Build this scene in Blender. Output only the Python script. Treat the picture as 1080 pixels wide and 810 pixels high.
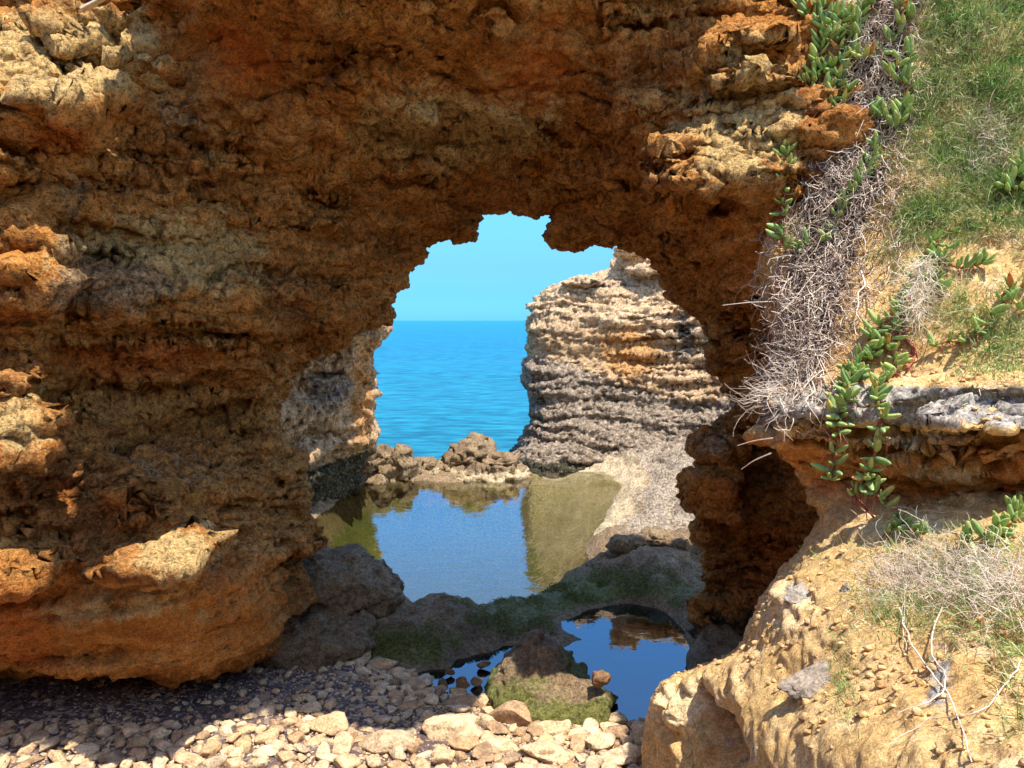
import bpy, bmesh, math, random
import numpy as np
from mathutils import Vector, Matrix
from mathutils.bvhtree import BVHTree

for o in list(bpy.data.objects):
    bpy.data.objects.remove(o)
S = bpy.context.scene
COL = S.collection
random.seed(7)
RNG = np.random.default_rng(11)
R = math.radians

# ------------------------------------------------------------------ camera
F_PX, CX, CY, HOR, CAM_Z = 800.0, 540.0, 405.0, 338.0, 3.0
PITCH = math.atan((CY - HOR) / F_PX)
cam_d = bpy.data.cameras.new('camera')
cam = bpy.data.objects.new('camera', cam_d)
COL.objects.link(cam)
cam.location = (0, 0, CAM_Z)
cam.rotation_euler = (math.pi / 2 - PITCH, 0, 0)
cam_d.sensor_width = 36.0
cam_d.lens = 36.0 * F_PX / 1080.0
cam_d.clip_start = 0.05
cam_d.clip_end = 30000
S.camera = cam

# ------------------------------------------------------------------ light
TOSUN = Vector((0.26, -0.30, 1.0)).normalized()
SUN_EL = math.asin(TOSUN.z)
sun_d = bpy.data.lights.new('sun', 'SUN')
sun_d.energy = 3.1
sun_d.angle = R(0.53)
sun_d.color = (1.0, 0.95, 0.87)
sun = bpy.data.objects.new('sun', sun_d)
COL.objects.link(sun)
sun.rotation_euler = TOSUN.to_track_quat('Z', 'Y').to_euler()
sun.location = (2, -4, 14)

W = bpy.data.worlds.new('World')
S.world = W
W.use_nodes = True
wn = W.node_tree.nodes
wl = W.node_tree.links
sky = wn.new('ShaderNodeTexSky')
sky.sky_type = 'NISHITA'
sky.sun_disc = False
sky.sun_elevation = SUN_EL
sky.sun_rotation = math.atan2(TOSUN.x, TOSUN.y)
sky.air_density = 1.0
sky.dust_density = 0.3
sky.ozone_density = 3.0
hue = wn.new('ShaderNodeMix'); hue.data_type = 'RGBA'; hue.blend_type = 'MULTIPLY'
# clear southern sky: deeper and bluer towards the horizon than the plain model
stc = wn.new('ShaderNodeTexCoord'); ssp = wn.new('ShaderNodeSeparateXYZ'); wl.new(stc.outputs['Generated'], ssp.inputs[0])
srm = wn.new('ShaderNodeValToRGB'); wl.new(ssp.outputs[2], srm.inputs[0])
els_ = srm.color_ramp.elements
while len(els_) < 6: els_.new(0.5)
for e_, (p_, c_) in zip(els_, [(0.0, (.085, .34, .66)), (.035, (.10, .305, .52)), (.07, (.14, .33, .47)), (.14, (.22, .48, .56)), (.27, (.24, .92, 1.45)), (.6, (.9, .97, 1.05))]):
    e_.position = p_; e_.color = (*c_, 1)
smr = wn.new('ShaderNodeMapRange'); smr.interpolation_type = 'SMOOTHSTEP'
smr.inputs['From Min'].default_value = -0.1; smr.inputs['From Max'].default_value = 0.6
wl.new(ssp.outputs[1], smr.inputs[0]); wl.new(smr.outputs[0], hue.inputs[0])
wl.new(srm.outputs[0], hue.inputs[7])
wl.new(sky.outputs[0], hue.inputs[6])
wl.new(hue.outputs[2], wn['Background'].inputs[0])
wn['Background'].inputs[1].default_value = 0.15

S.view_settings.view_transform = 'Standard'
S.view_settings.look = 'None'
S.view_settings.exposure = 1.36
S.view_settings.gamma = 1.0
S.view_settings.use_curve_mapping = False
S.render.engine = 'CYCLES'
S.cycles.use_denoising = True
S.cycles.max_bounces = 10
S.cycles.diffuse_bounces = 6
S.cycles.glossy_bounces = 4
S.cycles.transparent_max_bounces = 12
S.cycles.sample_clamp_indirect = 6.0

# ------------------------------------------------------------------ maths helpers
cp, sp = math.cos(PITCH), math.sin(PITCH)

def P(px, py, Y):
    """world point at depth Y that is seen at pixel px, py of the 1080 x 810 photograph"""
    xc = (px - CX) / F_PX
    yc = (CY - py) / F_PX
    t = Y / (cp + yc * sp)
    return np.array((xc * t, Y, CAM_Z + t * (-sp + yc * cp)))

def G(px, py, z=0.0):
    """world point on the level z seen at pixel px, py"""
    xc = (px - CX) / F_PX
    yc = (CY - py) / F_PX
    t = (z - CAM_Z) / (-sp + yc * cp)
    return np.array((xc * t, t * (cp + yc * sp), z))

def project(p):
    d = p - np.array((0, 0, CAM_Z))
    f = d[:, 1] * cp - d[:, 2] * sp
    u = d[:, 1] * sp + d[:, 2] * cp
    f = np.where(f < 0.05, 0.05, f)
    return CX + F_PX * d[:, 0] / f, CY - F_PX * u / f

_perm = np.random.default_rng(5).permutation(256).astype(np.int32)
_perm = np.concatenate([_perm, _perm, _perm])
_g = np.random.default_rng(6).normal(size=(256, 3)).astype(np.float32)
_g /= np.linalg.norm(_g, axis=1)[:, None]

def perlin(p, scale=1.0, off=0.0):
    p = (np.asarray(p, dtype=np.float32) * np.float32(1) * np.asarray(scale, dtype=np.float32) + np.float32(off))
    i = np.floor(p)
    f = p - i
    i = i.astype(np.int32) & 255
    u = f * f * f * (f * (f * 6 - 15) + 10)
    out = np.zeros(len(p), np.float32)
    for dx in (0, 1):
        hx = _perm[(i[:, 0] + dx) & 255]
        wx = u[:, 0] if dx else 1 - u[:, 0]
        for dy in (0, 1):
            hy = _perm[hx + ((i[:, 1] + dy) & 255)]
            wy = u[:, 1] if dy else 1 - u[:, 1]
            for dz in (0, 1):
                g = _g[_perm[hy + ((i[:, 2] + dz) & 255)]]
                wz = u[:, 2] if dz else 1 - u[:, 2]
                n = g[:, 0] * (f[:, 0] - dx) + g[:, 1] * (f[:, 1] - dy) + g[:, 2] * (f[:, 2] - dz)
                out += wx * wy * wz * n
    return out * 1.6

def fbm(p, scale, octv=3, off=0.0, gain=0.5):
    out = np.zeros(len(p), np.float32); a = 1.0
    sc = np.asarray(scale, dtype=np.float32)
    for k in range(octv):
        out += a * perlin(p, sc * (2.03 ** k), off + 17.3 * k)
        a *= gain
    return out

def worley(p, scale, off=0.0):
    p = np.asarray(p, dtype=np.float32) * np.float32(scale) + np.float32(off)
    i = np.floor(p).astype(np.int32)
    best = np.full(len(p), 9.0, np.float32)
    for dx in (-1, 0, 1):
        for dy in (-1, 0, 1):
            for dz in (-1, 0, 1):
                c = i + np.array((dx, dy, dz), np.int32)
                h = _perm[_perm[_perm[c[:, 0] & 255] + (c[:, 1] & 255)] + (c[:, 2] & 255)]
                q = c + 0.5 + 0.45 * _g[h]
                d = ((q - p) ** 2).sum(1)
                best = np.minimum(best, d)
    return np.sqrt(best)

def sstep(a, b, x):
    t = np.clip((x - a) / (b - a), 0, 1)
    return t * t * (3 - 2 * t)

def catmull(pts, n, closed=False):
    """resample along axis 0 to n points per segment"""
    pts = np.asarray(pts, dtype=float)
    m = len(pts)
    out = []
    segs = m if closed else m - 1
    for s in range(segs):
        if closed:
            a, b, c, d = pts[(s - 1) % m], pts[s], pts[(s + 1) % m], pts[(s + 2) % m]
        else:
            a, b, c, d = pts[max(s - 1, 0)], pts[s], pts[s + 1], pts[min(s + 2, m - 1)]
        for k in range(n):
            t = k / n
            tens = 0.42
            m0 = (c - a) * tens
            m1 = (d - b) * tens
            out.append((2 * t**3 - 3 * t**2 + 1) * b + (t**3 - 2 * t**2 + t) * m0 + (-2 * t**3 + 3 * t**2) * c + (t**3 - t**2) * m1)
    if not closed:
        out.append(pts[-1])
    return np.array(out)

def mesh_from(name, verts, faces):
    me = bpy.data.meshes.new(name)
    me.from_pydata([tuple(v) for v in verts], [], [tuple(int(i) for i in f) for f in faces])
    return me

def fast_mesh(name, verts, quads=None, tris=None, smooth=True):
    """numpy arrays straight into a mesh"""
    me = bpy.data.meshes.new(name)
    verts = np.ascontiguousarray(verts, dtype=np.float32)
    nq = 0 if quads is None else len(quads)
    nt = 0 if tris is None else len(tris)
    me.vertices.add(len(verts))
    me.vertices.foreach_set('co', verts.ravel())
    loops = []
    if nq: loops.append(np.asarray(quads, np.int32).ravel())
    if nt: loops.append(np.asarray(tris, np.int32).ravel())
    loops = np.concatenate(loops)
    me.loops.add(len(loops))
    me.loops.foreach_set('vertex_index', loops)
    me.polygons.add(nq + nt)
    start = np.concatenate([np.arange(nq) * 4, nq * 4 + np.arange(nt) * 3]).astype(np.int32)
    me.polygons.foreach_set('loop_start', start)
    if smooth:
        me.polygons.foreach_set('use_smooth', np.ones(nq + nt, bool))
    me.update(calc_edges=True)
    me.validate()
    return me

def link(name, me, mat=None, parent=None, loc=None):
    o = bpy.data.objects.new(name, me)
    COL.objects.link(o)
    if mat is not None and me is not None and not me.materials:
        me.materials.append(mat)
    if parent is not None:
        o.parent = parent
    if loc is not None:
        o.location = loc
    return o

def tag(o, label=None, cat=None, group=None, kind=None):
    if label: o['label'] = label
    if cat: o['category'] = cat
    if group: o['group'] = group
    if kind: o['kind'] = kind
    return o

def grid_quads(nr, nc, close_r=False, close_c=False, base=0):
    rr = np.arange(nr if close_r else nr - 1)
    cc = np.arange(nc if close_c else nc - 1)
    a, b = np.meshgrid(rr, cc, indexing='ij')
    a1, b1 = (a + 1) % nr, (b + 1) % nc
    q = np.stack([a * nc + b, a * nc + b1, a1 * nc + b1, a1 * nc + b], -1).reshape(-1, 4)
    return q + base

def slab_mesh(rows, push, nr=5, nc=5):
    """closed solid from a grid of points (front) and the same grid pushed back"""
    rows = np.asarray(rows, dtype=float)
    g = catmull(rows, nr)
    g = np.swapaxes(catmull(np.swapaxes(g, 0, 1), nc), 0, 1)
    a, b = g.shape[:2]
    front = g.reshape(-1, 3)
    back = front + np.asarray(push)
    n = a * b
    q = [grid_quads(a, b), grid_quads(a, b, base=n)[:, ::-1]]
    rim = [i for i in range(b)] + [r * b + b - 1 for r in range(1, a)] + [(a - 1) * b + c for c in range(b - 2, -1, -1)] + [r * b for r in range(a - 2, 0, -1)]
    rim = np.array(rim)
    nx = np.roll(rim, -1)
    q.append(np.stack([rim, rim + n, nx + n, nx], -1))
    return np.concatenate([front, back]), np.concatenate(q)

def blob(c, r, sub=3):
    bm = bmesh.new()
    bmesh.ops.create_icosphere(bm, subdivisions=sub, radius=1)
    v = np.array([x.co[:] for x in bm.verts]) * np.asarray(r) + np.asarray(c)
    f = np.array([[x.index for x in q.verts] for q in bm.faces])
    bm.free()
    return v, f

def remesh(pieces, voxel):
    """voxel union of closed shells -> (verts, quads)"""
    vs, fs, off = [], [], 0
    for v, f in pieces:
        vs.append(v)
        fs += [tuple(int(i) + off for i in q) for q in f]
        off += len(v)
    me = mesh_from('tmp', np.concatenate(vs), fs)
    bm = bmesh.new(); bm.from_mesh(me)
    bmesh.ops.recalc_face_normals(bm, faces=bm.faces)
    bm.to_mesh(me); bm.free()
    o = bpy.data.objects.new('tmp', me)
    COL.objects.link(o)
    m = o.modifiers.new('r', 'REMESH'); m.mode = 'VOXEL'; m.voxel_size = voxel
    dg = bpy.context.evaluated_depsgraph_get()
    ev = o.evaluated_get(dg)
    m2 = bpy.data.meshes.new_from_object(ev)
    bpy.data.objects.remove(o); bpy.data.meshes.remove(me)
    n = len(m2.vertices)
    v = np.empty(n * 3, np.float32); m2.vertices.foreach_get('co', v)
    nl = len(m2.loops)
    l = np.empty(nl, np.int32); m2.loops.foreach_get('vertex_index', l)
    bpy.data.meshes.remove(m2)
    return v.reshape(-1, 3), l.reshape(-1, 4)

def normals(v, q):
    d1 = v[q[:, 2]] - v[q[:, 0]]
    d2 = v[q[:, 3]] - v[q[:, 1]]
    fn = np.cross(d1, d2)
    n = np.zeros_like(v)
    for k in range(4):
        for c in range(3):
            n[:, c] += np.bincount(q[:, k], fn[:, c], minlength=len(v))
    n /= (np.linalg.norm(n, axis=1)[:, None] + 1e-9)
    return n.astype(np.float32)

def smooth_v(v, q, it=1, f=0.5):
    n = len(v)
    for _ in range(it):
        acc = np.zeros_like(v); cnt = np.zeros(n, np.float32)
        for a, b in ((0, 1), (1, 2), (2, 3), (3, 0)):
            for x, y in ((a, b), (b, a)):
                for c in range(3):
                    acc[:, c] += np.bincount(q[:, x], v[q[:, y], c], minlength=n)
                cnt += np.bincount(q[:, x], minlength=n)
        v = v * (1 - f) + f * acc / np.maximum(cnt, 1)[:, None]
    return v.astype(np.float32)

def set_attr(me, name, rgba):
    a = me.color_attributes.new(name, 'FLOAT_COLOR', 'POINT')
    a.data.foreach_set('color', np.ascontiguousarray(rgba, np.float32).ravel())

def gouges(v, n, items):
    """items: (centre, radii, depth): push the surface along -normal (depth>0 digs in)"""
    for c, r, d in items:
        k = np.exp(-((((v - np.asarray(c, np.float32)) / np.asarray(r, np.float32)) ** 2).sum(1)))
        v = v - n * (d * k)[:, None]
    return v.astype(np.float32)

def rockify(v, q, low=0.16, strata=0.10, mid=0.06, fine=0.025, pits=0.03, keep=None, zf=3.0, tilt=(0.0, 0.0), off=0.0, rough=None, slots=0.8, plates=0.0, long=0.45):
    """weather a smooth solid into layered, pitted limestone; keep: per-vertex 0..1 damping of the coarse octaves"""
    n = normals(v, q)
    k = np.ones(len(v), np.float32) if keep is None else keep
    rg_ = np.ones(len(v), np.float32) if rough is None else rough
    mid = mid * rg_; fine = fine * (0.4 + 0.6 * rg_); pits = pits * rg_
    d = fbm(v, (0.55, 0.55, 0.8), 3, off) * low
    v = v + n * (d * k)[:, None]
    n = normals(v, q)
    # layers: ledges and slots in nearly level beds
    zz = v[:, 2] + tilt[0] * v[:, 0] + tilt[1] * v[:, 1] + 0.22 * fbm(v, 0.5, 2, off + 3)
    b = np.stack([v[:, 0] * long, v[:, 1] * long, zz * zf], 1)
    s = np.tanh(3.2 * perlin(b, 1.0, off + 9)) * 0.6 + np.tanh(3.0 * perlin(b * np.array((1.7, 1.7, 2.3)), 1.0, off + 31)) * 0.35
    s += 0.30 * np.tanh(2.5 * perlin(b * np.array((2.2, 2.2, 5.2)), 1.0, off + 41))
    # long narrow slots along the bedding
    for f_, o_ in ((0.85, 131), (1.9, 141)):
        z_ = perlin(b * np.array((0.55, 0.55, f_)), 1.0, off + o_)
        s -= slots * np.exp(-(z_ / 0.045) ** 2) * sstep(-0.15, 0.35, perlin(v, 0.7, off + o_ + 3))
    amp = 0.55 + 0.9 * sstep(-0.3, 0.5, perlin(v, 0.6, off + 51))
    h = n.copy(); h[:, 2] *= 0.35
    v = v + h * (s * strata * amp * k)[:, None]
    n = normals(v, q)
    # plates and scallops on faces that hang or lie level
    pl = np.tanh(3.5 * perlin(v, (1.5, 2.3, 1.9), off + 151)) + 0.6 * np.tanh(3.5 * perlin(v, (3.1, 4.4, 3.6), off + 161))
    pc = np.exp(-(perlin(v, (1.5, 2.3, 1.9), off + 151) / 0.05) ** 2)
    v = v + n * ((pl * 0.42 - 0.5 * pc) * plates * k * np.abs(n[:, 2]) * (0.3 + 0.7 * rg_))[:, None]
    v = v.astype(np.float32)
    n = normals(v, q)
    # broken blocks
    m = fbm(v, (1.8, 1.8, 2.8), 4, off + 61, 0.55)
    r = 1 - np.abs(fbm(v, (1.3, 1.3, 2.4), 2, off + 71)) * 2.2
    v = v + n * ((m * mid * 0.75) - np.clip(r - 0.72, 0, 1) * mid * 2.2)[:, None]
    # crags: sharp ridges, and a sideways crumple that makes small overhangs
    rd = np.zeros(len(v), np.float32); a_ = 1.0
    for o_ in range(4):
        rd += a_ * (1 - 2.6 * np.abs(perlin(v, np.array((2.1, 2.1, 3.6)) * 1.97 ** o_, off + 101 + 7 * o_))); a_ *= 0.6
    v = v + n * (rd * mid * 0.42)[:, None]
    cr = np.stack([fbm(v, (3.2, 3.2, 5.0), 3, off + 120 + 9 * c_, 0.6) for c_ in range(3)], 1)
    v = v + cr * np.array((1, 1, 0.6)) * (mid * 0.5 * np.ones(len(v)))[:, None]
    v = v.astype(np.float32)
    n = normals(v, q)
    if np.max(pits) > 0:
        w = worley(v * np.array((1, 1, 1.4), np.float32), 6.5, off)
        w2 = worley(v, 14.0, off + 5)
        zone = sstep(-0.15, 0.35, perlin(v, 0.8, off + 81))
        v = v - n * (pits * (1 - sstep(0.1, 0.5, w)) * zone + 0.4 * pits * (1 - sstep(0.1, 0.5, w2)) * zone)[:, None]
    if np.max(fine) > 0:
        n = normals(v, q)
        f = fbm(v, (8, 8, 13), 3, off + 91, 0.65) + 0.5 - 1.3 * np.abs(perlin(v, (11, 11, 20), off + 95))
        v = v + n * (f * fine)[:, None]
    return v.astype(np.float32)

# ------------------------------------------------------------------ materials
def new_mat(name):
    m = bpy.data.materials.new(name); m.use_nodes = True
    nt = m.node_tree
    return m, nt, nt.nodes, nt.links, nt.nodes['Principled BSDF']

def N(nodes, t, **kw):
    n = nodes.new(t)
    for k, v in kw.items():
        setattr(n, k, v)
    return n

def noise_node(nodes, links, vec, scale, detail=6, rough=0.6, dist=0.0):
    n = nodes.new('ShaderNodeTexNoise')
    n.inputs['Scale'].default_value = scale
    n.inputs['Detail'].default_value = detail
    n.inputs['Roughness'].default_value = rough
    n.inputs['Distortion'].default_value = dist
    links.new(vec, n.inputs['Vector'])
    return n.outputs['Fac']

def ramp(nodes, links, fac, stops, interp='LINEAR'):
    r = nodes.new('ShaderNodeValToRGB')
    r.color_ramp.interpolation = interp
    els = r.color_ramp.elements
    while len(els) < len(stops):
        els.new(0.5)
    for e, (p, c) in zip(els, stops):
        e.position = p
        e.color = (c[0], c[1], c[2], 1) if isinstance(c, (tuple, list)) else (c, c, c, 1)
    links.new(fac, r.inputs[0])
    return r.outputs[0]

def mixc(nodes, links, fac, a, b, mode='MIX'):
    m = nodes.new('ShaderNodeMix'); m.data_type = 'RGBA'; m.blend_type = mode
    for sock, v in ((m.inputs[0], fac), (m.inputs[6], a), (m.inputs[7], b)):
        if isinstance(v, (int, float)):
            sock.default_value = v
        elif isinstance(v, (tuple, list)):
            sock.default_value = (v[0], v[1], v[2], 1)
        else:
            links.new(v, sock)
    return m.outputs[2]

def math_n(nodes, links, op, a, b=0.0, clamp=False):
    m = nodes.new('ShaderNodeMath'); m.operation = op; m.use_clamp = clamp
    for sock, v in ((m.inputs[0], a), (m.inputs[1], b)):
        if isinstance(v, (int, float)): sock.default_value = v
        else: links.new(v, sock)
    return m.outputs[0]

def rock_material(name, base, dark, light, red, grey=(0.20, 0.18, 0.165), wet=(0.035, 0.04, 0.022), scale=1.0, bump=0.5, bands=0.5, rough=0.92, crust=None, speck=0.75):
    """layered limestone; vertex colour 'zone': R grey weathering, G pale crust and painted sun patches, B red iron stain, A wet algae and darker bank strip"""
    m, nt, nd, lk, bs = new_mat(name)
    tc = nd.new('ShaderNodeNewGeometry')
    pos = tc.outputs['Position']
    sep = nd.new('ShaderNodeSeparateXYZ'); lk.new(pos, sep.inputs[0])
    wob = noise_node(nd, lk, pos, 0.9 * scale, 4)
    zz = math_n(nd, lk, 'ADD', sep.outputs[2], math_n(nd, lk, 'MULTIPLY', wob, 0.55))
    cmb = nd.new('ShaderNodeCombineXYZ')
    lk.new(math_n(nd, lk, 'MULTIPLY', sep.outputs[0], 0.35), cmb.inputs[0])
    lk.new(math_n(nd, lk, 'MULTIPLY', sep.outputs[1], 0.35), cmb.inputs[1])
    lk.new(math_n(nd, lk, 'MULTIPLY', zz, 2.6), cmb.inputs[2])
    band = noise_node(nd, lk, cmb.outputs[0], 2.0 * scale, 7, 0.65)
    big = noise_node(nd, lk, pos, 0.75 * scale, 5, 0.6, 0.4)
    med = noise_node(nd, lk, pos, 3.2 * scale, 8, 0.68, 0.3)
    fin = noise_node(nd, lk, pos, 17.0 * scale, 8, 0.7)
    grit = noise_node(nd, lk, pos, 75.0 * scale, 4, 0.7)
    c = ramp(nd, lk, big, [(0.30, dark), (0.46, base), (0.58, base), (0.74, light)])
    c = mixc(nd, lk, math_n(nd, lk, 'MULTIPLY', ramp(nd, lk, band, [(0.47, 0.0), (0.60, 1.0)]), bands), c, light)
    c = mixc(nd, lk, math_n(nd, lk, 'MULTIPLY', ramp(nd, lk, band, [(0.36, 1.0), (0.46, 0.0)]), bands), c, dark)
    c = mixc(nd, lk, ramp(nd, lk, med, [(0.52, 0.0), (0.66, 0.75)]), c, light)
    c = mixc(nd, lk, ramp(nd, lk, med, [(0.30, 0.8), (0.44, 0.0)]), c, dark)
    at = nd.new('ShaderNodeAttribute'); at.attribute_name = 'zone'
    sc = nd.new('ShaderNodeSeparateColor'); lk.new(at.outputs['Color'], sc.inputs[0])
    def zone(sock, src, lo, hi):
        s = math_n(nd, lk, 'ADD', sock, math_n(nd, lk, 'MULTIPLY', math_n(nd, lk, 'SUBTRACT', src, 0.5), 1.6))
        r = nd.new('ShaderNodeMapRange'); r.interpolation_type = 'SMOOTHSTEP'
        r.inputs['From Min'].default_value = lo; r.inputs['From Max'].default_value = hi
        lk.new(s, r.inputs[0])
        return r.outputs[0]
    med2 = noise_node(nd, lk, pos, 5.0 * scale, 8, 0.7, 0.5)
    c = mixc(nd, lk, zone(sc.outputs[2], big, 0.35, 0.75), c, mixc(nd, lk, med, red, tuple(min(1, x * 1.7) for x in red)))
    cr_ = crust or light
    c = mixc(nd, lk, zone(sc.outputs[1], med2, 0.35, 0.65), c, mixc(nd, lk, fin, tuple(x * 0.9 for x in cr_), tuple(min(0.92, x * 1.1) for x in cr_)))
    c = mixc(nd, lk, zone(sc.outputs[0], med2, 0.35, 0.6), c, mixc(nd, lk, ramp(nd, lk, fin, [(0.35, 0.0), (0.65, 1.0)]), tuple(x * 0.55 for x in grey), tuple(min(.8, x * 1.5) for x in grey)))
    wetf = zone(at.outputs['Alpha'], med, 0.35, 0.65)
    c = mixc(nd, lk, wetf, c, mixc(nd, lk, fin, tuple(x * 0.6 for x in wet), tuple(x * 1.7 for x in wet)))
    ca = nd.new('ShaderNodeAttribute'); ca.attribute_name = 'calm'
    quiet = math_n(nd, lk, 'SUBTRACT', 1.0, math_n(nd, lk, 'MULTIPLY', ca.outputs['Fac'], 0.8))
    c = mixc(nd, lk, math_n(nd, lk, 'MULTIPLY', quiet, 0.75), c, ramp(nd, lk, fin, [(0.36, 0.36), (0.5, 1.0), (0.64, 1.55)]), 'MULTIPLY')
    c = mixc(nd, lk, 0.6, c, ramp(nd, lk, grit, [(0.38, 0.45), (0.5, 1.0), (0.62, 1.5)]), 'MULTIPLY')
    spk = noise_node(nd, lk, pos, 34.0 * scale, 9, 0.75)
    speck = math_n(nd, lk, 'MULTIPLY', quiet, speck)
    c = mixc(nd, lk, math_n(nd, lk, 'MULTIPLY', ramp(nd, lk, spk, [(0.39, 1.0), (0.46, 0.0)]), speck), c, tuple(x * 0.45 for x in dark))
    c = mixc(nd, lk, math_n(nd, lk, 'MULTIPLY', ramp(nd, lk, spk, [(0.54, 0.0), (0.63, 1.0)]), math_n(nd, lk, 'MULTIPLY', speck, 0.8)), c, light)
    lk.new(c, bs.inputs['Base Color'])
    rg = nd.new('ShaderNodeMapRange'); lk.new(wetf, rg.inputs[0])
    rg.inputs['To Min'].default_value = rough; rg.inputs['To Max'].default_value = 0.45
    lk.new(rg.outputs[0], bs.inputs['Roughness'])
    bs.inputs['Specular IOR Level'].default_value = 0.25
    # relief too fine for the mesh
    vo = nd.new('ShaderNodeTexVoronoi'); vo.inputs['Scale'].default_value = 19 * scale
    vo.inputs['Detail'].default_value = 2
    lk.new(pos, vo.inputs['Vector'])
    pit = ramp(nd, lk, vo.outputs['Distance'], [(0.08, 0.0), (0.38, 1.0)])
    hgt = math_n(nd, lk, 'ADD', math_n(nd, lk, 'MULTIPLY', fin, 1.3), math_n(nd, lk, 'MULTIPLY', pit, 0.22))
    hgt = math_n(nd, lk, 'ADD', hgt, math_n(nd, lk, 'MULTIPLY', grit, 0.4))
    hgt = math_n(nd, lk, 'ADD', hgt, math_n(nd, lk, 'MULTIPLY', band, 0.8))
    bp = nd.new('ShaderNodeBump'); bp.inputs['Strength'].default_value = bump; bp.inputs['Distance'].default_value = 0.07 / scale
    lk.new(hgt, bp.inputs['Height'])
    lk.new(bp.outputs[0], bs.inputs['Normal'])
    return m

M_ARCH = rock_material('ochre_limestone', (0.72, 0.285, 0.052), (0.34, 0.11, 0.020), (0.88, 0.43, 0.125), (0.56, 0.17, 0.030), grey=(0.46, 0.28, 0.135), bump=1.0, crust=(0.88, 0.56, 0.215))
M_BANK = rock_material('sandy_limestone', (0.66, 0.41, 0.155), (0.52, 0.285, 0.095), (0.76, 0.55, 0.29), (0.46, 0.19, 0.055), grey=(0.32, 0.28, 0.235), wet=(0.06, 0.042, 0.032), scale=1.8, bump=0.55, bands=0.2, speck=0.3)
M_STACK = rock_material('pale_limestone', (0.70, 0.46, 0.24), (0.45, 0.26, 0.125), (0.87, 0.58, 0.33), (0.58, 0.29, 0.10), grey=(0.36, 0.275, 0.195), scale=0.7, bump=1.0, bands=0.8)
M_LEDGE = rock_material('tidal_rock', (0.27, 0.18, 0.095), (0.13, 0.09, 0.055), (0.42, 0.29, 0.16), (0.28, 0.15, 0.07), grey=(0.34, 0.265, 0.185), wet=(0.14, 0.14, 0.034), scale=1.6, bump=0.8, bands=0.15, rough=0.8, crust=(0.55, 0.42, 0.25), speck=0.5)
M_STONE = rock_material('beach_stone', (0.58, 0.42, 0.23), (0.40, 0.25, 0.12), (0.70, 0.56, 0.36), (0.45, 0.22, 0.09), scale=2.5, bump=0.5, bands=0.1)

def zone_attr(me, v, grey=None, pale=None, red=None, wet=None, calm=None):
    if calm is not None:
        a = me.attributes.new('calm', 'FLOAT', 'POINT'); a.data.foreach_set('value', np.clip(calm, 0, 1).astype(np.float32))
    z = np.zeros((len(v), 4), np.float32)
    for i, a in enumerate((grey, pale, red, wet)):
        if a is not None: z[:, i] = np.clip(a, 0, 1)
    set_attr(me, 'zone', z)

def gz(px, py, cx, cy, rx, ry):
    return np.exp(-(((px - cx) / rx) ** 2 + ((py - cy) / ry) ** 2))

# ------------------------------------------------------------------ the arch
def Ys(y):
    return y if y <= 5 else 5 + (y - 5) * 0.5

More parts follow.
